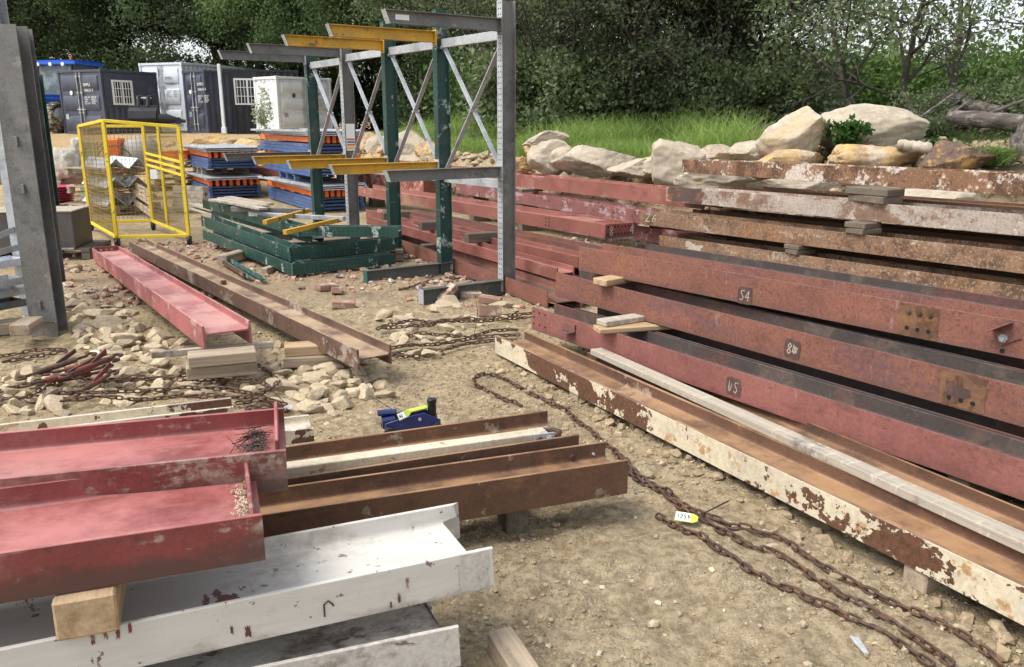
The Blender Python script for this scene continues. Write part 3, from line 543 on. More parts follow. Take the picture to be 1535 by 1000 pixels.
x, z = pixx(r1, 850, 268); q = MB(); q.box((x,.016,.02),(x+.012,r1['D']-.016,.163)); q.build('stiffener', MT['red'], r1, .002)
second_row(r5, 2, 'half-hidden beam behind the lowest red-brown beam of the long stack', 'hidden beams beside the lowest red-brown beam', 'redold')
second_row(r4b, 2, 'half-hidden beam behind the two bright red ledge beams', 'hidden beams beside the bright ledge beams', 'redold')
rw = beam('peeling red and white beam ending behind the green uprights', 'redpeel', (512,256.5), (634,268), .66, .64, .26, D_=.35)
rfar = beam('faded red beam glimpsed between the two blue and orange stacks', 'red', (362,248), (420,254), .62, .62, .30, D_=.3, ext=.4)
q = MB(); q.box((rw['L']+.001,0,0), (rw['L']+.012,rw['D'],rw['b'])); q.build('end_plate', MT['redold'], rw, .002)
r2b = beam('dull mauve beam end showing between the perforated plate and the Z6 beam', 'redpurple', (950,337.5), (1030,348.5), .34, .34, .19, D_=.3, ext=.6)
def hold(lo, hi, x, lab, grp, mat='wooddark', w=.12):
    a = along(lo, x, .02, lo['b']); top = min(along(hi, max(0.05, (hi.matrix_world.inverted()@a).x), 0, 0).z, 3); hh = max(.02, top-a.z)
    block(lab, mat, a, a+lo.matrix_world.to_3x3()@Vector((0,.4,0)), w, hh, group=grp)
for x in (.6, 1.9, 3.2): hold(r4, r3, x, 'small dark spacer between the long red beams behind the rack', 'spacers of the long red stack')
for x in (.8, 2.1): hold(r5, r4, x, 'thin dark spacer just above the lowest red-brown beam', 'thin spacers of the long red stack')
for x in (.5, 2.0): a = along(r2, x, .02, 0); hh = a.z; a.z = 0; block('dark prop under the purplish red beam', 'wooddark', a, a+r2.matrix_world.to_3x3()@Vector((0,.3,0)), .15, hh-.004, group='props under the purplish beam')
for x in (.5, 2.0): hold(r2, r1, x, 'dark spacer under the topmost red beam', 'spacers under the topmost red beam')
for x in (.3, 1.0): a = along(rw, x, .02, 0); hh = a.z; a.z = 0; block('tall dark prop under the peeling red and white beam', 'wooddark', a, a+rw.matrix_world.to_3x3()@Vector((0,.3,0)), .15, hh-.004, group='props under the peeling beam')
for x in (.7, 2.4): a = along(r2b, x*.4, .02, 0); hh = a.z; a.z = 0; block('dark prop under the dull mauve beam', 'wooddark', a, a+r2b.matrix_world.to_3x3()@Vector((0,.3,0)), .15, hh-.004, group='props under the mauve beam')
# ------------------------------------------------------------------ ground
def axis(lo, hi, fine_lo, fine_hi, step, grow):
    a = [fine_lo]; s = step
    while a[-1] < fine_hi: a.append(a[-1]+s)
    while a[-1] < hi: s *= grow; a.append(a[-1]+s)
    b = [fine_lo]; s = step
    while b[-1] > lo: s *= grow; b.append(b[-1]-s)
    return np.array(b[:0:-1]+a)
gxs = axis(-400, 400, -4.2, 4.2, .018, 1.06); gys = [1.3]; s = .010
while gys[-1] < 600:
    y_ = gys[-1]; s = .016 if y_ < 4.5 else (.026 if y_ < 8 else s*1.05); gys.append(y_+s)
gys = np.array([-60., -20., -6., -1., .6]+gys)
GX, GY = np.meshgrid(gxs, gys)
zz = gz(GX.ravel(), GY.ravel()); V = np.stack([GX.ravel(), GY.ravel(), zz], 1)
nx, ny = len(gxs), len(gys); ii = np.arange((ny-1)*(nx-1)); r_ = ii//(nx-1); c_ = ii % (nx-1); a_ = r_*nx+c_
F = np.stack([a_, a_+1, a_+nx+1, a_+nx], 1)
gm, nt, bs = newmat('yard_earth'); tc = nd(nt, 'ShaderNodeTexCoord'); co = tc.outputs['Object']
big = noise_n(nt, co, .55, detail=5, off=2); mid = noise_n(nt, co, 2.6, detail=8, rough=.68, off=7); fine = noise_n(nt, co, 22, detail=7, rough=.75, off=1); spk = noise_n(nt, co, 110, detail=4, rough=.7, off=3)
col = mixc(nt, mrange(nt, mid, .34, .66), (.34, .25, .13), (.56, .435, .25))
col = mixc(nt, mrange(nt, big, .46, .64, 0, .6), col, (.44, .355, .225))
col = mixc(nt, mrange(nt, noise_n(nt, co, 1.3, detail=9, rough=.7, off=12), .55, .70, 0, .85), col, (.175, .13, .08))
col = mixc(nt, mrange(nt, fine, .32, .68, .0, .9), mixc(nt, .75, col, (.12, .09, .055)), mixc(nt, .35, col, (.52, .44, .31)))
vor = nd(nt, 'ShaderNodeTexVoronoi'); vor.inputs['Scale'].default_value = 70; nt.links.new(co, vor.inputs['Vector'])
peb = mathn(nt, 'MULTIPLY', mrange(nt, vor.outputs['Distance'], .42, .2), mrange(nt, mid, .40, .6))
vc = nd(nt, 'ShaderNodeSeparateColor'); nt.links.new(vor.outputs['Color'], vc.inputs[0])
col = mixc(nt, mathn(nt, 'MULTIPLY', peb, mrange(nt, vc.outputs[0], .45, .9)), col, (.52, .45, .34))
col = mixc(nt, mrange(nt, spk, .60, .72, 0, .45), col, (.11, .085, .055))
# reddish brick powder and grey stones beside the rack, ochre spoil at the back
sp_ = nd(nt, 'ShaderNodeSeparateXYZ'); nt.links.new(co, sp_.inputs[0])
yk = mathn(nt, 'MULTIPLY', mrange(nt, sp_.outputs[1], 7.3, 8.4), mrange(nt, sp_.outputs[1], 13, 11))
col = mixc(nt, mathn(nt, 'MULTIPLY', yk, mrange(nt, fine, .45, .62, 0, .6)), col, (.30, .17, .12))
col = mixc(nt, mathn(nt, 'MULTIPLY', mrange(nt, sp_.outputs[1], 17, 21), mrange(nt, mid, .38, .6, .2, .9)), col, (.46, .31, .145))
rt = mathn(nt, 'MULTIPLY', mrange(nt, sp_.outputs[2], .95, 1.15), mrange(nt, sp_.outputs[0], -9, -4)); col = mixc(nt, rt, col, (.085, .075, .045))
nt.links.new(col, bs.inputs['Base Color']); bs.inputs['Roughness'].default_value = .95; bs.inputs['Specular IOR Level'].default_value = .15
hh = mathn(nt, 'ADD', mathn(nt, 'MULTIPLY', fine, 1.0), mathn(nt, 'ADD', mathn(nt, 'MULTIPLY', spk, .35), mathn(nt, 'MULTIPLY', peb, .35)))
bp = nd(nt, 'ShaderNodeBump'); bp.inputs['Strength'].default_value = .9; bp.inputs['Distance'].default_value = .022; nt.links.new(hh, bp.inputs['Height']); nt.links.new(bp.outputs[0], bs.inputs['Normal'])
g = link('ground', np_mesh('ground', V, F), gm); g.data.polygons.foreach_set('use_smooth', [True]*len(F)); g['kind'] = 'structure'
# ------------------------------------------------------------------ perforated steel
def perforate(name, src, spacing=.05, rows=(.3,.7), b=.09, D_=.15, rad=.0075):
    m = MT[src].copy(); m.name = name; nt = m.node_tree
    bs = [n for n in nt.nodes if n.type == 'BSDF_PRINCIPLED'][0]; old = bs.inputs['Base Color'].links[0].from_socket
    tc = nd(nt, 'ShaderNodeTexCoord'); s = nd(nt, 'ShaderNodeSeparateXYZ'); nt.links.new(tc.outputs['Object'], s.inputs[0])
    fx = mathn(nt, 'SUBTRACT', mathn(nt, 'FRACT', mathn(nt, 'DIVIDE', s.outputs[0], spacing), 0), .5); fx = mathn(nt, 'MULTIPLY', fx, spacing)
    tot = None
    for r in rows:
        dz = mathn(nt, 'SUBTRACT', s.outputs[2], r*b); d2 = mathn(nt, 'ADD', mathn(nt, 'MULTIPLY', fx, fx), mathn(nt, 'MULTIPLY', dz, dz))
        k = mathn(nt, 'LESS_THAN', d2, rad*rad); tot = k if tot is None else mathn(nt, 'MAXIMUM', tot, k)
    edge = mathn(nt, 'MAXIMUM', mathn(nt, 'LESS_THAN', s.outputs[1], .004), mathn(nt, 'GREATER_THAN', s.outputs[1], D_-.004))
    nt.links.new(mixc(nt, mathn(nt, 'MULTIPLY', tot, edge), old, (.008,.008,.008)), bs.inputs['Base Color']); return m
MT['greenperf'] = perforate('green_perforated', 'green'); MT['galvperf'] = perforate('galvanised_perforated', 'galv')
MT['greenstk'] = perforate('green_perforated_flat', 'green', b=.085, D_=.15)
def two_face(me, D_, tf=.014):
    "second material on the outer flange faces of a beam mesh"
    for p in me.polygons:
        c = p.center; p.material_index = 1 if (c.y < .003 or c.y > D_-.003) and abs(p.normal.y) > .8 else 0
# ------------------------------------------------------------------ the cantilever rack
O = P(754, 441, 0); RD = Vector((-.565,.825,0)).normalized(); AD = Vector((-RD.y, RD.x, 0))
rack = empty('cantilever_rack', (O.x, O.y, 0), 0, 'tall cantilever rack of green and grey uprights with yellow and grey arms, cross braced', 'storage rack')
def rframe(n, x, y, s, z):
    "frame inside the rack at upright n"
    xx, yy = Vector(x), Vector(y); zz_ = xx.cross(yy); m = Matrix((xx, yy, zz_)).transposed().to_4x4(); m.translation = RD*(1.22*n)+AD*s+Vector((0,0,z)); return m
UP = Vector((0,0,1))
cols = ['galv','green','green','galv','green']; tops = [2.70,2.74,2.73,2.76,2.52]
acol_top = ['galvdark','yellow','yellow','galvdark','galvdark']; acol_low = ['galvdark','yellow','yellow','yellow','galvdark']
def part_beam(name, L, D_, b, mats, mw, parent, tip=0, bigface=None, **k):
    me = beam_mesh(name, L, D_, b, **k)
    if tip:
        for v in me.vertices:
            if v.co.x > L-.02: v.co.x -= (D_-v.co.y)*tip
    o = link(name, me, [MT[q] for q in mats]); 
    if len(mats) > 1: two_face(me, D_)
    o.parent = parent; o.matrix_basis = mw; return o
for n in range(5):
    zt = tops[n]; face = 'galvperf' if cols[n] == 'galv' else 'greenperf'
    u = part_beam('upright', zt, .15, .09, [('galvdark' if cols[n] == 'galv' else 'green'), face], rframe(n, UP, -AD, .0, .02), rack, tf=.008, tw=.006, r=.006, wob=.0005)  # grey uprights: galvdark paints the web in shade, galv the lit flange
    if n in (0,1): u['label'] = 'grey galvanised upright' if n == 0 else 'chipped green upright'
    ft = part_beam('foot', 1.02, .14, .09, ['green' if n else 'galvdark'], rframe(n, AD, UP, -.14, .0), rack, tf=.008, tw=.006, r=.006, wob=.0005)
    ft.data.materials[0] = MT['footgrey'] if 'footgrey' in MT else MT['galvdark']
    q = MB(); q.box((1.021,-.0,-.002), (1.029,.14,.092)); e = q.build('end_plate', MT['greenface'] if n else MT['galv'], ft, .001)
    if n < 5:
        z1 = zt-.22 if n < 4 else zt-.12
        a = part_beam('arm', 1.16, .11, .08, [acol_top[n]], rframe(n, AD, UP, .012, 2.44 if n else 2.45), rack, tip=.40, tf=.007, tw=.006, r=.005, wob=.0005)
        q = MB(); q.box((-.012,-.03,-.012), (-.001,.12,.068)); q.build('arm_bracket', MT[acol_top[n] if n < 3 else 'galv'], a, .001)
        q = MB(); q.add([(1.162,.111,-.003),(1.162,.111,.083),(1.118,-.001,.083),(1.118,-.001,-.003)], [(0,1,2,3)]); q.build('arm_tip', MT['galv'], a)
        a = part_beam('arm', 1.2, .10, .08, [acol_low[n]], rframe(n, AD, UP, .012, 1.135), rack, tip=.40, tf=.007, tw=.006, r=.005, wob=.0005)
        q = MB(); q.add([(1.202,.101,-.003),(1.202,.101,.083),(1.162,-.001,.083),(1.162,-.001,-.003)], [(0,1,2,3)]); q.build('arm_tip', MT['galv'], a)
        q = MB(); q.box((-.012,-.03,-.006), (-.001,.12,.088)); q.build('arm_bracket', MT['galv'], a, .001)
    if n < 4:
        A0 = RD*(1.22*n+.092)-AD*.075; A1 = RD*(1.22*(n+1)-.002)-AD*.075
        for z in (1.06, 2.43 if n < 3 else 2.40):
            q = MB(); q.bar(A0+UP*z, A1+UP*z, .045, .085); q.build('brace_rail', MT['galv'], rack, .002)
        for k in (0,1):
            q = MB(); q.bar((A0 if k else A1)+UP*1.12-AD*.02*k, (A1 if k else A0)+UP*2.39-AD*.02*k, .012, .05, up=AD); q.build('cross_brace', MT['galv'], rack, .001)
        q = MB(); mid = (A0+A1)/2+UP*1.755; q.tube([mid+AD*.03, mid-AD*.05], .018, 8); q.build('brace_bolt', MT['galv'], rack)
        for k_ in (A0, A1):
            for z in (1.09, 2.39): q = MB(); q.tube([k_+UP*z+AD*.03, k_+UP*z-AD*.03], .016, 6); q.build('brace_bolt', MT['galv'], rack)
# load notice on the fourth upright
m = rframe(3, UP, -AD, 0, 0)
def plate(parent, m, x0, x1, z0, z1, y, mat, name):
    q = MB(); q.box((x0,y-.002,z0), (x1,y,z1), m); return q.build(name, MT[mat], parent)
mz = m @ Matrix.Translation((0,.075,-.004)) @ Matrix.Rotation(-PI/2, 4, 'X') if False else m
for (x0, x1, mat, nm) in ((1.28,1.62,'paper','load_notice'), (1.30,1.33,'limepatch','notice_band'), (1.345,1.365,'orange','notice_band'), (1.38,1.40,'blue','notice_band'), (1.415,1.435,'orange','notice_band')):
    MT.setdefault('limepatch', MT['cageyellow']); q = MB(); dz = .003 if nm == 'load_notice' else .006
    q.box((x0,.012 if nm == 'load_notice' else .02,-dz), (x1,.135 if nm == 'load_notice' else .128,-dz+.002), m); q.build(nm, MT[mat], rack)
q = strokes('n-n-n', 0, 0, .02, .014, .003)
# arm label on the nearest grey arm
q = MB(); q.box((.92,.035,.0345), (1.05,.078,.0365)); arm0 = [c for c in rack.children if c.name.startswith('arm') and 'bracket' not in c.name][0]; q.build('label_sticker', MT['paper'], arm0)
# ------------------------------------------------------------------ pile of green rack frames
def lbar(Lp, Rp, zL, zR, b, D_, parent, name, mats, **k):
    A = P(Lp[0], Lp[1], zL)-Vector((0,0,b)); B = P(Rp[0], Rp[1], zR)-Vector((0,0,b)); m = frame(A, B)
    me = beam_mesh(name, (B-A).length, D_, b, tf=.008, tw=.006, r=.006, wob=.0005, **k); o = link(name, me, [MT[q] for q in mats])
    if len(mats) > 1: two_face(me, D_)
    if parent: o.parent = parent; o.matrix_basis = parent.matrix_basis.inverted() @ m
    else: o.matrix_world = m
    return o
GP = 'green rack frames in a pile'
for i, (L0, L1, F1, z0, z1, bb, lab) in enumerate([
    ((303,344), (437,396), (592,380), .255, .165, .125, 'lowest green rack frame of the pile, close to the ground'),
    ((301,323), (433,371), (592,356), .40, .31, .15, 'green rack frame second from the bottom of the pile'),
    ((316,311), (467,352), None, .51, .42, .10, 'shorter perforated green bar third in the pile'),
    ((303,299), (446,339), (597,340), .60, .525, .115, 'topmost chipped green rack frame of the pile')]):
    e = empty('green_upright' if F1 else 'green_bar', P(L1[0], L1[1], z1), 0, lab, 'rack frame')
    lbar(L0, L1, z0, z1, bb, .15, e, 'column_bar', ['green','greenstk'])
    if F1: 
        lbar(L1, F1, z1, z1+.01, bb, .13, e, 'foot_bar', ['green','greenstk'])
        a = P(L1[0], L1[1], z1)-e.location; q = MB(); q.box((-.004,-.012,-bb-.002), (.012,.15,.003), Matrix.Translation(a)); q.build('corner_plate', MT['greenface'], e, .001)
for i, (L0, L1, z, h, w_, mat, lab) in enumerate([
    ((400,330), (465,312.5), .60, .05, .05, 'yellow', 'long yellow arm across the green pile, nearest the green upright'),
    ((430,345), (513,326), .56, .05, .05, 'yellow', 'yellow arm poking out of the green pile beside the grey upright'), ((372,318), (514,325), .58, .05, .06, 'galv', 'grey arm lying across the green pile'),
    ((345,310), (454,313), .62, .06, .06, 'galvdark', 'dull grey arm at the back of the green pile')]):
    bar_thing('rack_cantilever', lab, 'rack arm', mat, L0, L1, z, z, w_, h)
for i, (L0, L1, z) in enumerate([((312,298),(388,312),.66), ((325,296),(392,308),.665), ((336,294.5),(398,305),.67)]):
    bar_thing('timber_board', 'pale board lying on the back of the green pile', 'board', 'woodpale', L0, L1, z, z, .11, .025, group='pale boards on the green pile')
for i, (L0, L1, z) in enumerate([((284,305),(330,318),.25), ((285,311),(318,322),.18)]):
    bar_thing('timber_board', ['upper', 'lower'][i]+' pale plank sticking out left of the green pile', 'board', 'woodpale', L0, L1, z, z, .15, .04)
cross((332,383), (372,372), .14, .13, .11, 'timber bearer under the left half of the green pile'); cross((395,402), (440,388), .07, .08, .07, 'short bearer under the near corner of the green pile')
def pallet(name_label, loc, rotz, w=1.2, l=1.0, mat='wood', group=None):
    e = empty('pallet', loc, rotz, name_label, 'pallet', group)
    for i in range(6):
        y = -l/2+.05+i*(l-.1)/5; q = MB(); q.box((-w/2,y-.045,.115), (w/2,y+.045,.137)); q.build('deck_board', MT[mat], e, .002)
    for i in range(3):
        x = -w/2+.05+i*(w-.1)/2
        for k in range(3):
            y = -l/2+.06+k*(l-.12)/2; q = MB(); q.box((x-.05,y-.05,.022), (x+.05,y+.05,.092)); q.build('pallet_block', MT[mat], e, .002)
        q = MB(); q.box((x-.05,-l/2,.093), (x+.05,l/2,.114)); q.build('stringer_board', MT[mat], e, .002); q = MB(); q.box((x-.05,-l/2,0), (x+.05,l/2,.021)); q.build('skid_board', MT[mat], e, .002)
    return e
pl = P(530, 392, 0); pallet('weathered pallet in the shade under the green pile', (pl.x, pl.y+.25, .01), .2, 1.1, .8, 'wooddark')
for i, (a, b_, lab) in enumerate([((331,393),(372,418),'upper green angle offcut on the dirt by the green pile'), ((338,390),(392,420),'longer green angle offcut on the dirt by the green pile'), ((334,396),(366,416),'brown angle offcut on the dirt by the green pile')]):
    A = P(a[0], a[1], .05); B = P(b_[0], b_[1], .04); q = MB(); mm = frame(A, B); L = (B-A).length; q.box((0,0,0), (L,.06,.006)); q.box((0,0,.006), (L,.006,.05)); o = link('steel_angle', q.mesh('steel_angle', .001), MT['greenface' if i < 2 else 'brown'], None, mm); tag(o, lab, 'steel angle')
# ------------------------------------------------------------------ yellow mesh trolley
def cage():
    FL = P(175,355,.14); FR = P(283,353,.14); BL = P(136,333,.14); BR = P(229,331,.14)
    FLt, FRt, BLt, BRt = (q_+Vector((0,0,h_)) for q_, h_ in ((FL,1.52),(FR,1.44),(BL,1.44),(BR,1.44)))
    e = empty('mesh_trolley', (FL.x, FL.y, 0), 0, 'yellow wire mesh roll cage trolley on castors in the dirt', 'cage trolley'); o_ = Vector((FL.x, FL.y, 0))
    def bar(a, b, w=.045, name='frame_bar', up=(0,0,1)):
        q = MB(); q.bar(a-o_, b-o_, w, w, up=up); return q.build(name, MT['cageyellow'], e, .004)
    for a, b in ((FL,FLt),(FR,FRt),(BL,BLt),(BR,BRt)): bar(a, b, up=(0,1,0))
    for a, b in ((FL,FR),(FR,BR),(BR,BL),(BL,FL),(FLt,FRt),(BLt,BRt),(BLt,FLt)): bar(a, b, .042)
    def lerp(a, b, t): return a+(b-a)*t
    for t in (.60,.66,.72) : bar(lerp(BR,BRt,t), lerp(FR,FRt,t-.04), .035, 'shelf_bar')
    bar(lerp(BR,FR,.45), lerp(BRt,FRt,.45), .035, 'middle_post', up=(0,1,0))
    def mesh_panel(a, b, at, bt):
        q = MB(); n = int((b-a).length/.058); k = int((at-a).length/.062)
        for i in range(1, n): q.bar(lerp(a,b,i/n)-o_, lerp(at,bt,i/n)-o_,   .0045, .0045, up=(0,1,0))
        for j in range(1, k): q.bar(lerp(a,at,j/k)-o_, lerp(b,bt,j/k)-o_, .0045, .0045)
        q.build('mesh_panel', MT['wire'], e, 0, 0)
    mesh_panel(BL, BR, BLt, BRt); mesh_panel(BR, FR, BRt, FRt); mesh_panel(FL, BL, FLt, BLt)
    q = MB(); c = lerp(BR,BRt,.52)-o_+Vector((.35,-.5,0)); q.box((-.10,0,-.07), (.1,.004,.07), Matrix.Translation(c)); q.build('card_label', MT['paper'], e)
    for c in (FL,FR,BL,BR):
        w = MB(); p = c-o_; g_ = gzf(c.x, c.y); w.tube([p+Vector((-.018,0,.062-p.z+g_)), p+Vector((.018,0,.062-p.z+g_))], .06, 14); wh = w.build('castor_wheel', MT['black'], e, .004)
        f = MB(); f.box((-.028,-.03,.05-.0), (-.021,.03,.14-.02), Matrix.Translation((p.x,p.y,0))); f.box((.021,-.03,.05), (.028,.03,.12), Matrix.Translation((p.x,p.y,0))); f.box((-.03,-.035,.1), (.03,.035,.125), Matrix.Translation((p.x,p.y,0))); f.build('castor_fork', MT['hoop'], e)
cage()
# ------------------------------------------------------------------ blue and orange racking in bundles
def ladder_mesh(L, W, h):
    q = MB()
    for y in (0, W-.07): q.box((0,y,0), (L,y+.07,h))
    for i in range(5):
        x = .15+i*(L-.3)/4; q.box((x-.02,.07,.01), (x+.02,W-.07,h-.01))
    return q.mesh('racking_ladder', .003)
def rbeam_mesh(L):
    q = MB(); q.box((0,0,0), (L,.05,.10)); q.box((-.006,-.01,-.018), (-.001,.06,.115)); q.box((L+.001,-.01,-.018), (L+.006,.06,.115)); return q.mesh('rack_beam', .003)
def bundle(loc, rotz, z0, L, W, nfr, h, orange, lab, pal=None, sheets=0, palmat='wood'):
    M0 = Matrix.Translation((loc.x, loc.y, 0)) @ Matrix.Rotation(rotz, 4, 'Z'); z = z0
    if pal:
        c = M0 @ Vector((L/2, W/2, z)); pallet(pal, (c.x, c.y, z), rotz, min(1.2, L), W, palmat); z += .139
    me = ladder_mesh(L, W, h)
    for i in range(nfr):
        o = link('racking_ladder', me, MT['blue'], None, M0 @ Matrix.Translation((random.uniform(-.03,.03), random.uniform(-.015,.015), z))); tag(o, 'blue racking frame lying in the '+lab, 'racking frame', 'blue frames in the '+lab); z += h+.004
    bm_ = rbeam_mesh(L*1.0)
    for k in range(orange):
        o = link('racking_beam', bm_, MT['orange'], None, M0 @ Matrix.Translation((random.uniform(-.03,.03), .02+k*(W-.09)/max(1,orange-1), z+.02))); tag(o, 'orange racking beam on top of the '+lab, 'racking beam', 'orange beams in the '+lab)
    z += .135
    sm = None
    for k in range(sheets):
        if sm is None: q = MB(); q.box((-.15,-.05,0), (L*.9,W+.05,.016)); q.box((-.15,-.05,.016), (L*.9,-.03,.04)); q.box((-.15,W+.03,.016), (L*.9,W+.05,.04)); sm = q.mesh('steel_sheet', .002)
        o = link('steel_sheet', sm, MT['galv'], None, M0 @ Matrix.Translation((.03*k, .02*k, z)) @ Matrix.Rotation(.03*k, 4, 'Z')); tag(o, 'grey steel tray on top of the '+lab, 'steel tray', 'steel trays on the '+lab); z += .034
    return z
rotL = math.radians(119); ed = Vector((math.sin(rotL), -math.cos(rotL), 0)); ld = Vector((math.cos(rotL), math.sin(rotL), 0))
cL = P(314, 299, .02); base = Vector((cL.x, cL.y, 0))+ed*1.1
e0 = bundle(base, rotL, .04, 3.0, 1.1, 4, .06, 8, 'lower stack right of the yellow trolley', None, 2)
e1 = bundle(base+ld*.1, rotL+.01, e0+.01, 3.0, 1.05, 4, .055, 8, 'upper stack right of the yellow trolley', 'grey pallet between the two stacks right of the yellow trolley', 3)
cR = P(470, 320, 0); base = Vector((cR.x, cR.y, 0))+ed*.98
f0 = bundle(base, rotL+.01, .03, 3.4, .98, 4, .06, 9, 'bottom stack behind the rack', None, 3)
f1 = bundle(base+ld*.05, rotL+.01, f0+.005, 3.4, .98, 4, .06, 9, 'middle stack behind the rack', 'blue pallet between the bottom and middle stacks behind the rack', 0, 'blue')
f2 = bundle(base+ld*.1, rotL+.03, f1+.01, 3.4, .98, 3, .06, 9, 'top stack behind the rack', None, 3)
# ------------------------------------------------------------------ left edge: galvanised columns and clutter
def colm(label, px, py, h, b, D_, mat, z0=0, lean=0, rotz=0):
    p = P(px, py, 0); m = Matrix.Translation((p.x, p.y, gzf(p.x, p.y)-.03)) @ Matrix.Rotation(rotz, 4, 'Z') @ Matrix.Rotation(lean, 4, 'X') @ Matrix(((0,0,-1,0),(0,1,0,0),(1,0,0,0),(0,0,0,1)))
    e = bpy.data.objects.new('steel_column', None); C.objects.link(e); e.matrix_world = m; tag(e, label, 'steel column')
    me = beam_mesh('column_shaft', h, D_, b, tf=.012, tw=.010, r=.012); o = link('column_shaft', me, MT[mat], e)
    q = MB(); q.box((.0,-.05,-.03), (.016,D_+.03,b+.03)); q.build('base_plate', MT['galvdark'], e, .002)
    q = MB(); q.box((.15,-.008,-.006), (.158,-.001,b+.006)); q.box((.017,-.012,-.004), (.15,-.001,.012)); q.build('splice_plate', MT[mat], e, .001)
    for z in (.25, 1.15, 1.5):
        q = MB(); q.box((z,-.02,b*.45), (z+.07,-.001,b*.55)); q.build('welded_cleat', MT[mat], e, .002)
    return e
colm('big grey galvanised column nearest the left edge', 88, 505, 2.36, .215, .16, 'galvdark')
colm('grey galvanised column standing just behind the big one', 89, 428, 2.52, .16, .14, 'galvdark')
colm('taller pale galvanised column rising above the big grey one', 62, 470, 3.2, .18, .14, 'galv')
colm('dark green column furthest back at the left edge', 87, 345, 2.36, .2, .15, 'green')
# box section on a dark pallet
a = P(115, 381, .07); m = Matrix.Translation((a.x, a.y, .14)) @ Matrix.Rotation(math.radians(8), 4, 'Z'); q = MB(); q.box((-.36,0,0), (0,.62,.46)); 
bx_ = bpy.data.objects.new('steel_box', None); C.objects.link(bx_); bx_.matrix_world = m; tag(bx_, 'long dark steel box with a pale lid behind the left columns', 'steel box')
q = MB(); q.box((-1.6,0,0), (0,.62,.44)); q.build('box_body', MT['hoop'], bx_, .008); q = MB(); q.box((-1.62,-.01,.442), (.01,.63,.462)); q.build('lid', MT['woodpale'], bx_, .004)
q = MB(); q.box((-.36,-.008,-.01),(-.02,-.001,.01)); q.build('bottom_rail', MT['galv'], bx_)
pallet('dark pallet under the long steel box', (a.x-.55, a.y+.35, .0), .12, 1.3, .8, 'wooddark')
for i, (z, px, w_, mat) in enumerate([(.46,46,.16,'galvbright'), (.36,40,.2,'galv'), (.26,44,.2,'galv'), (.17,42,.2,'galvdark')]):
    yy = [395, 425, 440, 458][i]; A = P(-110, yy+28, z); B = P(px, yy, z); q = MB(); m = frame(A, B); L = (B-A).length; q.box((0,0,0), (L,.22,.004)); q.box((0,0,.004), (L,.004,.06)); q.box((0,.216,.004), (L,.22,.06)); q.box((L-.004,.004,.004), (L,.216,.05))
    o = link('steel_channel', q.mesh('steel_channel', .001), MT[mat], None, m); tag(o, ['topmost bright channel', 'second grey channel', 'third grey channel', 'lowest dull channel'][i]+' in the stack behind the left column', 'steel channel')
for i, (A_, B_, z) in enumerate([((-60,385),(30,345),.72), ((-60,400),(40,372),.62)]):
    A = P(A_[0], A_[1], z); B = P(B_[0], B_[1], z); q = MB(); m = frame(A, B); L = (B-A).length; q.box((0,0,0), (L,.05,.005)); q.box((0,0,.005), (L,.005,.05)); o = link('steel_angle', q.mesh('steel_angle', .001), MT['galv'], None, m); tag(o, ['upper', 'lower'][i]+' grey angle leaning on the channels at the left edge', 'steel angle')
cross((-80,492), (50,477), .10, .2, .09, 'long timber bearer under the channels at the left edge'); cross((28,487), (50,474), .185, .14, .085, 'short timber block beside the foot of the big grey column')
def lump(name, label, cat, loc, size, mat, seed=0, rotz=0, sub=4, wr=.12, fr=3.0):
    bm = bmesh.new(); bmesh.ops.create_icosphere(bm, subdivisions=sub, radius=1)
    for v in bm.verts:
        d = v.co.normalized(); n = mnoise.fractal(d*fr+Vector((seed*7.1,seed*3,0)), .9, 2.1, 4); r = 1+n*wr; r *= min(1, 1.0/max(abs(d.z),.62)*.75+.1)
        v.co = Vector((d.x*r*size[0], d.y*r*size[1], d.z*r*size[2]))
    me = bpy.data.meshes.new(name); bm.to_mesh(me); bm.free(); finish(me, 60)
    o = link(name, me, MT[mat], None, Matrix.Translation(loc) @ Matrix.Rotation(rotz, 4, 'Z')); return tag(o, label, cat)
p = D(-2, 215, 7.6); lump('bulk_bag', 'bulging white bag hanging behind the left column', 'bag', p, (.30,.3,.42), 'sack', 3)
q = MB(); a = P(-40,300,.95); b_ = P(34,292,.95); 
# ------------------------------------------------------------------ things behind the trolley
def onD(px, py, Y): return D(px, py, Y)
p = onD(98, 246, 17); lump('sheet_heap', 'heap of crumpled white sheeting left of the pale green panel', 'plastic sheet', p, (.30,.25,.34), 'sack', 5, 0, 4, .2, 2.6)
p = onD(117, 224, 17.6); lump('sheet_heap', 'small crumpled white sheet tucked against the pale green panel', 'plastic sheet', p, (.14,.15,.26), 'sack', 9, 0, 4, .2, 2.6)
p = P(136, 272, .35); q = MB(); q.box((-.24,-.03,-.35), (.24,.03,.86)); q.box((-.22,-.045,.80),(.22,-.031,.84)); o = link('pale_green_board', q.mesh('pale_green_board', .008), MT['palegreen'], None, Matrix.Translation(p) @ Matrix.Rotation(.12, 4, 'Z')); tag(o, 'pale green upright panel standing behind the yellow trolley', 'panel')
for i, (A_, B_, z) in enumerate([((78,262),(122,252),.62), ((78,272),(112,264),.50), ((84,254),(128,247),.62)]):
    A = P(A_[0], A_[1], z); B = P(B_[0], B_[1], z); block(['upper', 'lower', 'far'][i]+' timber sleeper below the white sheeting', 'wood', A-Vector((0,0,.16)), B-Vector((0,0,.16)), .3, .15, 'timber_sleeper', 'sleeper')
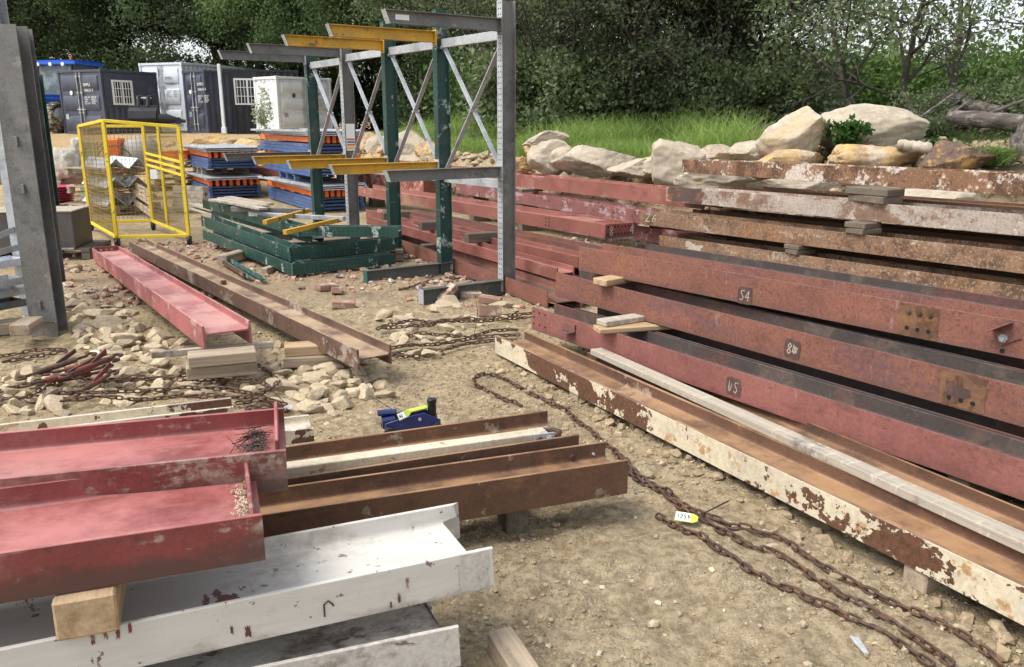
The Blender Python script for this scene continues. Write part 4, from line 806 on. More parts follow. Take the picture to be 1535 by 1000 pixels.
for i in range(7):
    A = P(70, 305-i*4.5, .12+.055*i); B = P(112, 298-i*3.6, .12+.055*i); q = MB(); m = frame(A-Vector((0,0,.05)), B-Vector((0,0,.05))); L = (B-A).length; q.box((0,0,0), (L,.5,.012)); q.add([(0,0,.012),(L,0,.012),(L,.06,.05),(0,.06,.05),(0,.12,.012),(L,.12,.012)], [(0,1,2,3),(3,2,5,4)])
    o = link('crimson_sheet', q.mesh('crimson_sheet'), MT['pinkred'], None, m); tag(o, 'crimson metal sheet in the pile beside the pallets', 'metal sheet', 'crimson sheets beside the pallets')
# pallets with galvanised angle sections
pp = P(155, 322, 0); rz = math.radians(-28); zz_ = .03
for i, lab in enumerate(['lowest', 'middle', 'topmost']):
    pallet(lab+' pallet under the silver angles behind the yellow trolley', (pp.x, pp.y+.5, zz_), rz, 1.3, 1.0); zz_ += .142
    for k in range(2):
        q = MB(); L = 1.5; w_ = .17; q.add([(0,-w_,0),(0,0,w_),(0,w_,0),(L,-w_,0),(L,0,w_),(L,w_,0),(0,-w_,-.008),(0,0,w_-.01),(0,w_,-.008),(L,-w_,-.008),(L,0,w_-.01),(L,w_,-.008)], [(0,3,4,1),(1,4,5,2),(6,7,10,9),(7,8,11,10),(3,9,10,4),(4,10,11,5)])
        m = Matrix.Translation((pp.x, pp.y+.5, zz_+.012)) @ Matrix.Rotation(rz-.35, 4, 'Z') @ Matrix.Translation((-.75+.12*i, -.2+.38*k, 0)); o = link('steel_angle', q.mesh('steel_angle'), MT['galvbright'], None, m); tag(o, 'silver V-shaped angle lying on the %s pallet behind the trolley' % lab, 'steel angle', 'silver angles on the %s pallet' % lab)
    zz_ += .19
for i, (L0, L1, z0, z1) in enumerate([((190,267),(228,289),.62,.50), ((192,278),(228,302),.50,.36), ((192,292),(227,318),.32,.18)]):
    bar_thing('timber_board', ['upper','middle','lower'][i]+' grey board propped behind the trolley mesh', 'board', 'wood', L0, L1, z0, z1, .04, .11)
pl = pallet('grey pallet standing on edge between trolley and blue stack', P(291, 318, .0), .2, .7, .45, 'woodpale'); pl.rotation_euler = (math.radians(80), 0, math.radians(-20)); pl.location.z = .25
# cement mixer
def mixer():
    c = P(197, 298, .0); e = empty('cement_mixer', (c.x, c.y, .0), math.radians(10), 'orange and grey cement mixer with a big hand wheel behind the trolley', 'cement mixer'); z0 = .80
    q = MB(); n = 20; prof = [(-.42,.16),(-.34,.30),(-.1,.37),(.12,.37),(.34,.25),(.44,.16)]; ax = Matrix.Translation((.25,0,z0+.15)) @ Matrix.Rotation(math.radians(62), 4, 'Y')
    pts = [ax@Vector((0,0,a)) for a, r in prof]; q.tube(pts, [r for a, r in prof], n); q.build('drum', MT['drum'], e, 0, 50)
    q = MB(); q.box((-.36,-.42,z0-.22), (-.02,.10,z0+.50)); q.build('motor_housing', MT['orange'], e, .03)
    q = MB(); q.tube([Vector((-.12+.36*math.cos(t),-.50,z0+.0+.36*math.sin(t))) for t in [2*PI*k/28 for k in range(29)]], .014, 6, False); q.build('hand_wheel', MT['hoop'], e)
    for k in range(3):
        t = k*PI/3; q = MB(); q.tube([Vector((-.12+.36*math.cos(t),-.50,z0+.36*math.sin(t))), Vector((-.12-.36*math.cos(t),-.50,z0-.36*math.sin(t)))], .009, 5); q.build('wheel_spoke', MT['hoop'], e)
    for s in (-1,1):
        q = MB(); q.tube([(-.15,s*.1,z0-.2),(-.4,s*.3,.0)], .028, 8); q.build('leg', MT['orange'], e); q = MB(); q.tube([(-.05,s*.1,z0-.2),(.45,s*.3,.0)], .028, 8); q.build('leg', MT['orange'], e)
    q = MB(); q.tube([(-.42,-.32,.0),(-.42,.32,.0)], .02, 8); q.build('axle', MT['hoop'], e)
mixer()
c = P(252, 268, .35)
for i in range(4): 
    q = MB(); q.box((-.35,-.05,0), (.35,.05,.10)); q.box((-.37,-.07,-.03),(-.355,.07,.13)); q.box((.355,-.07,-.03),(.37,.07,.13)); o = link('racking_beam', q.mesh('racking_beam', .004), MT['orange'], None, Matrix.Translation((c.x+.05*i, c.y+.3+.12*i, .78+.09*(i % 2))) @ Matrix.Rotation(.3+.2*i, 4, 'Z')); tag(o, 'short orange beam heaped behind the trolley shelf', 'racking beam', 'short orange beams behind the trolley')
for k in range(5): pallet('old pallet in the pile under the short orange beams', (c.x+.05, c.y+.5, .05+.139*k), .2+.06*k, 1.0, .8, 'wood', 'pallets under the short orange beams')
# ------------------------------------------------------------------ containers
def txt(body, size, mat, parent, m, name='stencil_text'):
    cu = bpy.data.curves.new(name, 'FONT'); cu.body = body; cu.size = size; cu.space_line = .95; cu.fill_mode = 'FRONT' if False else cu.fill_mode
    o = bpy.data.objects.new(name, cu); C.objects.link(o); bpy.context.view_layer.update()
    dg = bpy.context.evaluated_depsgraph_get(); me = bpy.data.meshes.new_from_object(o.evaluated_get(dg)); C.objects.unlink(o); bpy.data.objects.remove(o)
    q = link(name, me, MT[mat], parent); q.matrix_basis = m; return q
def corr(L, Hh, pitch=.28, dep=.035):
    "corrugated wall in the x-z plane, y is depth"
    xs = []; x = 0
    while x < L-1e-6:
        for a, d in ((0,0),(.25,0),(.45,dep),(.75,dep),(.95,0)):
            if x+a*pitch < L: xs.append((x+a*pitch, d))
        x += pitch
    xs.append((L, 0)); q = MB(); vs = [(a, d, 0) for a, d in xs]+[(a, d, Hh) for a, d in xs]; n = len(xs)
    q.add(vs, [(i, i+1, n+i+1, n+i) for i in range(n-1)]); return q
def window(e, m, w, h, wallmat):
    f = MB()
    for lo, hi in (((0,-.05,0),(w,.0,.07)),((0,-.05,h-.07),(w,0,h)),((0,-.05,.07),(.07,0,h-.07)),((w-.07,-.05,.07),(w,0,h-.07)),((w/2-.035,-.05,.07),(w/2+.035,0,h-.07))): f.box(lo, hi, m)
    wf = f.build('window', MT['whitepaint'], e, .004)
    q = MB(); q.box((.05,-.02,.05), (w-.05,-.012,h-.05), m); q.build('pane', MT['glass'], wf)
    for k in range(1, 8):
        if k != 4: x = w*k/8; q = MB(); q.box((x-.012,-.075,.03), (x+.012,-.055,h-.03), m); q.build('window_bar', MT['whitepaint'], wf)
    for z in (.33,.66): q = MB(); q.box((.03,-.09,h*z-.012), (w-.03,-.076,h*z+.012), m); q.build('window_bar', MT['whitepaint'], wf)
def container(label, A, B, Hh, L, mat, trim=None, front='doors', win=None, marks=True, markmat='paper', text=('SMPU','100621 0'), winfront=None, flat_upper=False, double=True):
    A = Vector(A); B = Vector(B); W = (B-A).to_2d().length; zb = min(A.z, B.z); A.z = B.z = zb
    e = bpy.data.objects.new('container', None); C.objects.link(e); e.matrix_world = frame(A, B); tag(e, label, 'container'); trim = trim or mat
    fr = MB(); t = .10
    for x in (0, W-t):
        for y in (0, L-t): fr.box((x,y,0), (x+t,y+t,Hh))
    for z in (0, Hh-t):
        for y in (0, L-t): fr.box((t,y,z), (W-t,y+t,z+t))
        for x in (0, W-t): fr.box((x,t,z), (x+t,L-t,z+t))
    fr.build('frame', MT[trim], e, .01)
    for k in range(8):
        x, y, z = (k & 1)*(W-.14)-.01*(1-2*(k & 1))*1, ((k >> 1) & 1)*(L-.14), (k >> 2)*(Hh-.12); q = MB(); q.box((x-.008,y-.012,z-.008),(x+.148,y+.14,z+.128)); q.build('corner_casting', MT[trim], e, .01)
    q = corr(W-2*t+.02, Hh-2*t+.02); q2 = MB(); q2.add([(t-.01+x, L-.06+y, t-.01+z) for x, y, z in q.v], q.f); q2.build('end_wall', MT[mat], e)
    for s in (0, 1):
        q = corr(L-2*t+.02, Hh-2*t+.02); q2 = MB(); q2.add([((W-.02-y if s else .02+y), t-.01+x, t-.01+z) for x, y, z in q.v], q.f); q2.build('side_wall', MT[mat], e)
    q = MB(); q.box((.05,.05,Hh-.05), (W-.05,L-.05,Hh-.03)); q.build('roof', MT[mat], e); q = MB(); q.box((.05,.05,.03), (W-.05,L-.05,.06)); q.build('floor_panel', MT['wooddark'], e)
    if front == 'doors':
        for s in (0, 1):
            x0 = t+.01+s*(W/2-t); x1 = x0+W/2-t-.02; d = MB(); z0, z1 = t+.01, Hh-t-.01; d.box((x0,.03,z0), (x1,.06,z1)); hz = (z1-z0)/3
            for k in range(3):
                a, b_ = z0+k*hz+.10, z0+(k+1)*hz-.10; xa, xb = x0+.12, x1-.12
                d.add([(xa,.029,a),(xb,.029,a),(xb,.029,b_),(xa,.029,b_),(xa+.02,-.008,a+.06),(xb-.02,-.008,a+.06),(xb-.02,-.008,b_-.06),(xa+.02,-.008,b_-.06)], [(4,5,6,7),(0,1,5,4),(1,2,6,5),(2,3,7,6),(3,0,4,7)])
            dd = d.build('door', MT[mat], e)
            xs = [x1-.10] if s == 0 else [x0+.10]
            if double: xs = xs
            for x in xs:
                q = MB(); q.tube([(x,-.03,t), (x,-.03,Hh-t)], .022, 8); q.build('locking_bar', MT['galv'], dd); q = MB(); q.box((x-.14,-.06,Hh*.40), (x+.16,-.045,Hh*.40+.04)); q.box((x-.03,-.05,Hh*.40-.05),(x+.03,-.012,Hh*.40+.10)); q.build('door_handle', MT['galv'], dd)
                for z in (.14,.36,.66,.9): q = MB(); q.box((x-.05,-.055,Hh*z-.03),(x+.05,-.009,Hh*z+.03)); q.build('bar_keeper', MT['galv'], dd)
            if marks and s == 1:
                mm = lambda x, z: Matrix.Translation((x, -.014, z)) @ Matrix.Rotation(PI/2, 4, 'X')
                txt(text[0], .17, markmat, dd, mm(x0+.22, Hh*.755)); txt(text[1], .15, markmat, dd, mm(x0+.22, Hh*.675)); txt('MAX GR\nTARE\nNET\nCU CAP', .085, markmat, dd, mm(x0+.22, Hh*.58)); txt('2000 KG\n420 KG\n1580 KG\n9.8 M3', .085, markmat, dd, mm(x0+.62, Hh*.58))
            if marks and s == 0:
                q = MB(); q.tube([(x0+W*.25,-.016,Hh*.66),(x0+W*.25,-.010,Hh*.66)], .085, 14); q.build('round_emblem', MT[markmat], dd); q = MB(); q.box((x0+.16,-.013,Hh*.26),(x0+.34,-.009,Hh*.34)); q.build('data_plate', MT['galv'], dd)
    else:
        q = corr(W-2*t+.02, Hh-2*t+.02); q2 = MB(); q2.add([(t-.01+x, .02+y, t-.01+z) for x, y, z in q.v], q.f); q2.build('front_wall', MT[mat], e)
        if flat_upper: q = MB(); q.box((t,.008,Hh*.5),(W*.45,.018,Hh-t)); q.build('window_panel', MT[mat], e)
        if winfront: window(e, Matrix.Translation((winfront[0], .006, winfront[1])), winfront[2], winfront[3], mat)
    if win:
        m = Matrix.Translation((W+.0, win[0], win[1])) @ Matrix.Rotation(PI/2, 4, 'Z'); q = MB(); q.box((-win[0]+.12,-.004,win[1]*-.0-.05),(L-win[0]-.12,.006,Hh-win[1]-.12), m); q.build('window_panel', MT[mat], e); window(e, Matrix.Translation((W+.006, win[0], win[1])) @ Matrix.Rotation(PI/2, 4, 'Z'), win[2], win[3], mat)
    return e
def atz(p, z=None): return p
A = D(97,204,36.0); B = D(161,203,34.8); container('slate grey small container with barred window in its right side, next to the blue tractor', (A.x,A.y,A.z), (B.x,B.y,A.z), 2.62, 2.75, 'greybox', win=(.45,1.25,.98,.98))
A = D(218,196,39.5); B = D(281,196,38.6); container('tall white container with its lock bars between two dark containers', A, B, 2.95, 6.0, 'whitebox', markmat='hoop', text=('SMPU','100604 2'))
A = D(281,199,37.0); B = D(313,199,36.2); container('slate grey container with closed doors beside the white post', A, B, 2.55, 2.6, 'greybox', text=('SMPU','100615 4'))
A = D(341,203,37.2); B = D(452,199,38.2); container('black container with a white barred window facing the yard', A, B, 2.75, 2.4, 'blackbox', front='wall', winfront=(.42,1.28,1.1,1.1), flat_upper=True)
A = D(419,197,34.0); B = D(500,196,36.0); container('grey-white container behind the rack with padlocked doors and an open-air roof load', A, B, 2.1, 1.6, 'greywhite', markmat='hoop', text=('SMPU','901 606 0'))
q = MB(); p = D(336.5,200,35.6); q.box((-.06,-.06,0), (.06,.06,2.75)); q.box((-.09,-.09,0),(.09,.09,.25)); o = link('container_post', q.mesh('container_post', .01), MT['whitebox'], None, Matrix.Translation(p)); tag(o, 'rust-streaked white post between the slate and black containers', 'post')
q = MB(); p = D(448,150,36); 
# ------------------------------------------------------------------ tractor
def tractor():
    c = D(84, 200, 37.5); e = empty('tractor', (c.x, c.y, c.z), math.radians(-10), 'blue tractor with a glazed cab behind the slate container', 'tractor')
    def bx(lo, hi, name, mat, par=e, bev=.03): q = MB(); q.box(lo, hi); return q.build(name, MT[mat], par, bev, 35)
    q = MB(); q.box((-.9,.2,2.88), (1.2,2.2,3.02)); q.box((-.8,.3,3.02), (1.1,2.1,3.08)); rf = q.build('cab_roof', MT['tractorblue'], e, .06, segs=2)
    for x in (-.6,.0,.6): q = MB(); q.tube([(x,.17,2.9),(x,.24,2.9)], .08, 10); q.build('work_light', MT['whitepaint'], rf)
    q = MB(); q.tube([(.95,.3,3.08),(.95,.3,3.22)], .06, 8); q.build('beacon', MT['orange'], rf)
    for x, y in ((-.8,.35),(.95,.35),(-.8,2.0),(.95,2.0)): q = MB(); q.bar((x,y,1.5), (x*.95,y,2.88), .08, .08, up=(0,1,0)); q.build('cab_post', MT['blackpaint'], e)
    bx((-.74,.36,1.55), (.88,.375,2.86), 'windscreen', 'cabglass', bev=0); bx((-.79,.42,1.55), (-.775,1.95,2.86), 'side_window', 'cabglass', bev=0); bx((.92,.42,1.55), (.935,1.95,2.86), 'side_window', 'cabglass', bev=0)
    q = MB(); q.box((-.5,-1.7,1.0), (.62,.33,1.62)); hd = q.build('bonnet', MT['tractorblue'], e, .18, segs=3)
    for x in (-.28,.40): q = MB(); q.box((x-.16,-1.73,1.2), (x+.16,-1.69,1.34)); q.build('headlight', MT['whitepaint'], hd, .02)
    bx((-.42,-1.66,.55), (.54,.3,1.05), 'engine_block', 'blackpaint'); bx((-.3,-1.9,.5), (.4,-1.68,1.0), 'front_weight', 'blackpaint'); bx((-.7,.4,.7), (.85,2.0,1.52), 'cab_floor', 'blackpaint')
    def wheel(x, y, r, w):
        q = MB(); n = 36; k = []
        prof = [(-w/2,r*.62),(-w/2,r*.9),(-w*.38,r*.97),(w*.38,r*.97),(w/2,r*.9),(w/2,r*.62)]
        q.tube([(x+a, y, r) for a, R in prof], [R for a, R in prof], n, False)
        for i in range(20):
            t = 2*PI*i/20; m = Matrix.Translation((x, y, r)) @ Matrix.Rotation(t, 4, 'X'); q.box((-w/2+.01,-.04,r*.92), (w/2-.01,.04,r*1.02), m)
        wh = q.build('wheel', MT['tyremud'] if 'tyremud' in MT else MT['black'], e, 0, 40); q = MB(); q.tube([(x-w*.3,y,r),(x+w*.3,y,r)], r*.64, 20); q.build('rim', MT['whitepaint'], wh); return wh
    wheel(-.85,-1.0,.65,.40); wheel(.98,-1.0,.65,.40); wheel(-.95,1.6,.9,.5); wheel(1.08,1.6,.9,.5)
    for s, x in ((-1,-.95),(1,1.08)): q = MB(); q.box((x-.28,.9,1.75), (x+.28,2.3,1.83)); q.build('mudguard', MT['tractorblue'], e, .03)
MT['tyremud'] = layered('muddy_tyre', (.05,.045,.04), [dict(c=(.32,.27,.19), s=4, lo=.42, hi=.6, a=.9)], rough=.9)
tractor()
# digger bucket and hitch
def bucket():
    c = D(218, 186, 31); e = empty('digger_bucket', c, math.radians(8), 'black digger bucket lying in front of the slate container', 'digger bucket'); q = MB(); n = 9; W = .95
    pr = [(.0,.62),(-.28,.45),(-.36,.2),(-.25,.02),(0,-.05),(.32,.0),(.52,.25)]
    vs = [(-W/2,y,z) for y, z in pr]+[(W/2,y,z) for y, z in pr]; k = len(pr); q.add(vs, [(i, i+1, k+i+1, k+i) for i in range(k-1)]+[tuple(range(k)), tuple(range(2*k-1, k-1, -1))]); q.build('bucket_shell', MT['blackpaint'], e, 0, 30)
    q = MB(); q.box((-W/2-.02,-.05,.58), (W/2+.02,.03,.64)); q.build('lip_plate', MT['blackpaint'], e, .01)
    for s in (-.16,.16): q = MB(); q.tube([(s,.0,.62),(s+.0,.1,.95),(s,.35,.98),(s,.4,.6)], .07, 6); q.build('hitch_ear', MT['blackpaint'], e)
    q = MB(); q.tube([(-.25,.15,.9),(.25,.15,.9)], .04, 8); q.build('hitch_pin', MT['galv'], e)
    e2 = empty('breaker_tool', D(246, 187, 31), .2, 'black cylindrical attachment on the ground right of the digger bucket', 'digger attachment'); q = MB(); q.tube([(-.45,0,.2),(.1,0,.22),(.4,0,.16)], [.16,.18,.12], 10); q.build('tool_body', MT['blackpaint'], e2); q = MB(); q.tube([(.4,0,.16),(.75,0,.12)], .06, 8); q.build('tool_point', MT['blackpaint'], e2)
    q = MB(); q.tube([(.5,-.1,.14),(.5,.1,.14)], .12, 12); q.build('roller', MT['black'], e2)
bucket()
# ------------------------------------------------------------------ rocks
def rock_mesh(name, seed, sub=3, planes=11, rough=.05, squash=(1,1,1), fr=2.2, hr=(.50,.92)):
    r_ = random.Random(seed); P_ = []
    for _ in range(planes):
        d = Vector((r_.gauss(0,1), r_.gauss(0,1), r_.gauss(0,1))).normalized(); P_.append((d, r_.uniform(*hr)))
    bm = bmesh.new(); bmesh.ops.create_icosphere(bm, subdivisions=sub, radius=1)
    for v in bm.verts:
        d = v.co.normalized(); r = 1.0
        for n, hh in P_:
            k = d.dot(n)
            if k > .05: r = min(r, hh/k)
        f = mnoise.fractal(d*fr+Vector((seed,seed*2.3,seed*.7)), .8, 2.2, 5)
        f2 = mnoise.noise(d*7+Vector((seed,0,0)))
        r = r*(1+f*rough+f2*rough*.35); v.co = Vector((d.x*r*squash[0], d.y*r*squash[1], d.z*r*squash[2]))
    me = bpy.data.meshes.new(name); bm.to_mesh(me); bm.free(); finish(me, 24 if sub < 5 else 40); return me
def boulder(label, cx, top, bot, wpx, Y, mat, seed, rotx=0, rotz=0, dep=.8, planes=12, rough=.07):
    c = D(cx, (top+bot)/2, Y); s = FOC/(c.y*cp+(H-c.z)*sp); hw = wpx/2/s*1.2; hh = (bot-top)/2/s*1.1
    me = rock_mesh('boulder', seed, 5, planes, rough, (hw*1.16, hw*dep*1.1, hh*1.2)); o = link('boulder', me, MT[mat], None, Matrix.Translation(c+Vector((0,hw*dep*.5,0))) @ Matrix.Rotation(rotz, 4, 'Z') @ Matrix.Rotation(rotx, 4, 'Y')); return tag(o, label, 'boulder')
boulder('squarish pale boulder under the flat slanting stone', 828, 215, 258, 54, 13.2, 'boulder', 3)
boulder('wide pale boulder second from the rack upright', 894, 222, 268, 98, 12.7, 'boulder', 14, dep=.6)
boulder('low pale boulder between the wide one and the tall pinkish one', 953, 238, 270, 62, 12.3, 'boulder', 25)
boulder('tall pinkish white boulder behind the end of the topmost brown beam', 1020, 211, 276, 74, 11.9, 'boulder', 36)
boulder('small pale stone right of the pinkish white boulder', 1074, 220, 250, 50, 12.0, 'boulder', 41)
boulder('big tilted wedge-shaped boulder standing on the rock ledge', 1200, 172, 230, 90, 10.9, 'boulder', 51, rotx=math.radians(-16), planes=9)
boulder('largest pale boulder at the top of the bank on the right', 1325, 163, 220, 160, 11.3, 'boulder', 62, dep=.5, planes=14)
boulder('ochre ledge stone under the tilted boulder', 1190, 224, 256, 104, 10.7, 'ochre', 71, dep=.5)
boulder('long ochre ledge stone under the largest boulder', 1311, 218, 260, 152, 10.4, 'ochre', 82, dep=.35)
boulder('dark orange-streaked rock at the right end of the ledge', 1438, 216, 264, 100, 9.9, 'darkrock', 93, dep=.5)
boulder('pale stone showing below the left part of the topmost brown beam', 1092, 256, 292, 112, 11.2, 'boulder', 15, dep=.4)
boulder('pale tan stone below the middle of the topmost brown beam', 1196, 264, 300, 106, 10.0, 'boulder', 26, dep=.4)
boulder('grey stone below the right part of the topmost brown beam', 1425, 284, 325, 136, 8.9, 'boulder', 37, dep=.4)
boulder('flat grey stone tilted on top of the ochre stones', 820, 198, 220, 52, 13.4, 'drumrock', 48, rotx=math.radians(-18), planes=8) if 'drumrock' in MT else boulder('flat grey stone tilted on top of the ochre stones', 820, 197, 219, 52, 13.4, 'boulder', 48, rotx=math.radians(-16), planes=8)
boulder('orange stone below the flat grey one', 812, 215, 240, 42, 13.4, 'ochre', 59)
boulder('small ochre stone beside the tallest rack upright', 784, 236, 256, 32, 13.6, 'ochre', 60)
boulder('grey boulder seen between two green uprights', 623, 200, 240, 58, 18.8, 'boulder', 73)
boulder('ochre boulder seen left of the near green upright', 645, 212, 246, 34, 18.2, 'ochre', 84)
boulder('orange stone behind the fourth rack upright', 549, 202, 228, 34, 21.5, 'ochre', 95)
boulder('pale round stone behind the middle green upright', 570, 206, 234, 36, 21.0, 'boulder', 16)
boulder('low pale slab behind the cross braces', 610, 232, 250, 60, 18.2, 'boulder', 27, dep=.4)
boulder('brown lump of rock in front of the black container', 372, 207, 226, 40, 24, 'ochre', 38)
boulder('long ochre rock on the spoil heap left of the blue stacks', 318, 205, 226, 60, 24.5, 'ochre', 49, dep=.5)
boulder('pale blocky stone between the pinkish boulder and the tilted one', 1128, 212, 246, 56, 11.9, 'boulder', 101)
boulder('rounded pale stone beside the small ochre stone', 848, 226, 258, 40, 13.0, 'boulder', 102)
boulder('pale stone filling the gap right of the wide boulder', 985, 232, 272, 46, 12.2, 'boulder', 104)
boulder('low ochre stone at the left end of the rock ledge', 1140, 238, 262, 70, 11.2, 'ochre', 103, dep=.5)
# birch log
def log(label, a, b, ra, rb, mat, seed, cat='log', nm='log'):
    r_ = random.Random(seed); pts = []; n = 13
    for i in range(n):
        t = i/(n-1); p = a.lerp(b, t)+Vector((r_.uniform(-1,1), r_.uniform(-1,1), r_.uniform(-1,1)))*ra*.15; pts.append(p)
    q = MB(); q.tube(pts, [(ra+(rb-ra)*i/(n-1))*(.75 if i in (0,n-1) else 1)+r_.uniform(-.09,.09)*ra for i in range(n)], 12); o = q.build(nm, MT[mat], None, 0, 50); return tag(o, label, cat)
log('short white birch log lying below the largest boulder', D(1346,216,10.3), D(1397,223,10.1), .06, .07, 'boulder', 4)
log('thick grey dead trunk lying behind the bank, pointing right', D(1440,156,13.5), D(1510,170,13), .12, .10, 'deadwood', 5)
log('long bleached dead trunk crossing the right edge of the bank', D(1420,175,12), D(1580,190,11.5), .09, .14, 'deadwood', 6)
c = D(1543,214,10.6); o = link('tree_stump', rock_mesh('tree_stump', 77, 5, 14, .10, (.24,.24,.40)), MT['deadwood'], None, Matrix.Translation(c)); tag(o, 'rough grey-brown stump at the right edge of the bank', 'stump')
log('leaning dead branch beside the curved tree', D(1372,172,13), D(1352,138,13.6), .05, .03, 'deadwood', 8)
log('dark fallen trunk behind the bleached one', D(1470,152,14), D(1560,168,14), .14, .16, 'bark', 9)
boulder('root plate of a dead stump behind the big boulder', 1425, 144, 172, 50, 13.4, 'deadwood', 33, dep=.6, planes=8, rough=.25)
# ------------------------------------------------------------------ rubble, bricks, gravel
def place_rock(me, label, name, cat, px, py, size, mat, group, sink=.38, z=None, zr=None):
    p = P(px, py, 0); zg = gzf(p.x, p.y) if z is None else z; o = link(name, me, MT[mat]); s = size
    o.scale = (s*random.uniform(.8,1.25), s*random.uniform(.75,1.1), s*random.uniform(.55,.85)); o.rotation_euler = (random.uniform(-.35,.35), random.uniform(-.35,.35), random.uniform(0,6.28))
    o.location = (p.x, p.y, zg+s*(.6-sink)*.75); return tag(o, label, cat, group)
RM = [rock_mesh('rubble_stone', 200+i, 4, 10+i % 6, .05, (1.15, .85+.06*(i % 4), .8+.07*(i % 3)), 3.4, (.40,.82)) for i in range(18)]
def inpoly(x, y, poly):
    c = False; j = len(poly)-1
    for i in range(len(poly)):
        (xi, yi), (xj, yj) = poly[i], poly[j]
        if (yi > y) != (yj > y) and x < (xj-xi)*(y-yi)/(yj-yi)+xi: c = not c
        j = i
    return c
zones = [([(120,560),(270,545),(420,545),(575,560),(585,600),(480,625),(380,600),(250,600),(150,610)], 105, (.045,.105), 'yellowish stone in the rubble between the chains and the mid-yard beams', 'stones of the rubble patch between the chains and the mid-yard beams'),
 ([(105,450),(170,455),(275,520),(240,545),(130,540),(95,500)], 70, (.05,.12), 'pale stone in the rubble left of the pink-red beam', 'stones of the rubble patch left of the pink-red beam'),
 ([(0,565),(110,560),(110,625),(0,628)], 26, (.05,.11), 'stone in the rubble beside the tensioners at the left edge', 'stones of the rubble patch at the left edge'),
 ([(560,470),(600,470),(700,455),(790,450),(785,480),(720,500),(640,545),(600,540),(575,500)], 46, (.045,.10), 'pale stone in the rubble between the rack foot and the chains', 'stones of the rubble patch by the rack foot'),
 ([(395,520),(560,525),(560,600),(400,560)], 28, (.05,.11), 'stone in the rubble beside the brown beam end', 'stones of the rubble patch beside the brown beam end')]
for poly, n, (s0, s1), lab, grp in zones:
    k = 0; xs = [p[0] for p in poly]; ys = [p[1] for p in poly]; used = []
    for _ in range(4000):
        if k >= n: break
        x, y = random.uniform(min(xs), max(xs)), random.uniform(min(ys), max(ys))
        if not inpoly(x, y, poly): continue
        s = s0+(s1-s0)*random.random()**1.6; p = P(x, y, 0)
        if any((p.x-a)**2+(p.y-b)**2 < (s+r)**2*.45 for a, b, r in used): continue
        used.append((p.x, p.y, s)); place_rock(random.choice(RM), lab, 'rubble_stone', 'stone', x, y, s, 'rub', grp); k += 1
for px, py, s, lab in [(471,597,.10,'flat tan stone lying alone right of the white tag'), (1156,822,.035,'small pale stone lying against the middle chain'), (678,455,.10,'grey stone beside the leaning half brick'), (805,447,.10,'round cream stone just left of the right stack'), (160,492,.12,'reddish tilted stone on the bare dirt left of the pink-red beam'), (112,407,.11,'flat stone behind the foot of the grey columns')]:
    place_rock(random.choice(RM), lab, 'rubble_stone', 'stone', px, py, s, 'rub', None, .3)
brm = MB(); brm.box((-.107,-.051,-.032), (.107,.051,.032)); brm = brm.mesh('brick', .006)
for px, py, rx, ry, rz, lab in [(670,452,.2,-.7,.5,'half-sunk red brick leaning up beside the rack foot'), (705,447,.1,.1,.3,'pale mortared brick right of the leaning one'), (735,455,.05,.1,-.2,'pink brick lying level near the rack foot'), (733,475,1.2,.1,.4,'broken red brick standing in the dirt by the chains'), (490,436,.1,.1,.8,'brick lying in front of the green pile'), (515,462,.1,.1,.2,'flat pink brick fragment in front of the green pile'), (505,441,.1,.2,1.8,'dark brick lying in front of the green pile')]:
    p = P(px, py, 0); o = link('brick', brm.copy(), MT['brick']); o.location = (p.x, p.y, gzf(p.x, p.y)+.03+.05*abs(math.sin(ry))); o.rotation_euler = (rx, ry, rz); tag(o, lab, 'brick')
# loose gravel and dirt clods: one mass nobody could count
def gravel(name, N, pts, smin, smax, mat, pw=3.0, seed=1):
    r = np.random.RandomState(seed); g_ = 1.618; base = np.array([(-1,g_,0),(1,g_,0),(-1,-g_,0),(1,-g_,0),(0,-1,g_),(0,1,g_),(0,-1,-g_),(0,1,-g_),(g_,0,-1),(g_,0,1),(-g_,0,-1),(-g_,0,1)], float)/1.9; tri = np.array([(0,11,5),(0,5,1),(0,1,7),(0,7,10),(0,10,11),(1,5,9),(5,11,4),(11,10,2),(10,7,6),(7,1,8),(3,9,4),(3,4,2),(3,2,6),(3,6,8),(3,8,9),(4,9,5),(2,4,11),(6,2,10),(8,6,7),(9,8,1)])
    N = len(pts); s = smin+(smax-smin)*r.rand(N)**pw; a = r.rand(N)*6.28; ca, sa = np.cos(a), np.sin(a)
    b = base[None]*(1+r.uniform(-.32,.32,(N,12,1)))*s[:,None,None]*np.stack([r.uniform(.8,1.3,N), r.uniform(.7,1.1,N), r.uniform(.5,.9,N)],1)[:,None,:]
    x = b[...,0]*ca[:,None]-b[...,1]*sa[:,None]+pts[:,0:1]; y = b[...,0]*sa[:,None]+b[...,1]*ca[:,None]+pts[:,1:2]; z = b[...,2]+gz(pts[:,0], pts[:,1])[:,None]+(s*.25)[:,None]
    V = np.stack([x,y,z],2).reshape(-1,3); F = (tri[None]+12*np.arange(N)[:,None,None]).reshape(-1,3); o = link(name, np_mesh(name, V, F), MT[mat]); o['kind'] = 'stuff'; return o
r = np.random.RandomState(5); N = 15000; pts = np.stack([r.uniform(-4.5,3.6,N), 1.6+9.5*r.rand(N)**1.3], 1); dn = fbm(pts[:,0]*1.1, pts[:,1]*1.1, 33, 3); pts = pts[dn+r.uniform(-.35,.35,N) > .0]
MT['grav'] = layered('gravel_stone', (.40, .325, .215), [dict(c=(.56, .50, .38), s=14, lo=.52, hi=.6, a=.9), dict(c=(.22, .16, .11), s=9, lo=.55, hi=.65, a=.8), dict(c=(.33, .19, .13), s=6, lo=.60, hi=.66, a=.7)], rough=.95, bump=.3)
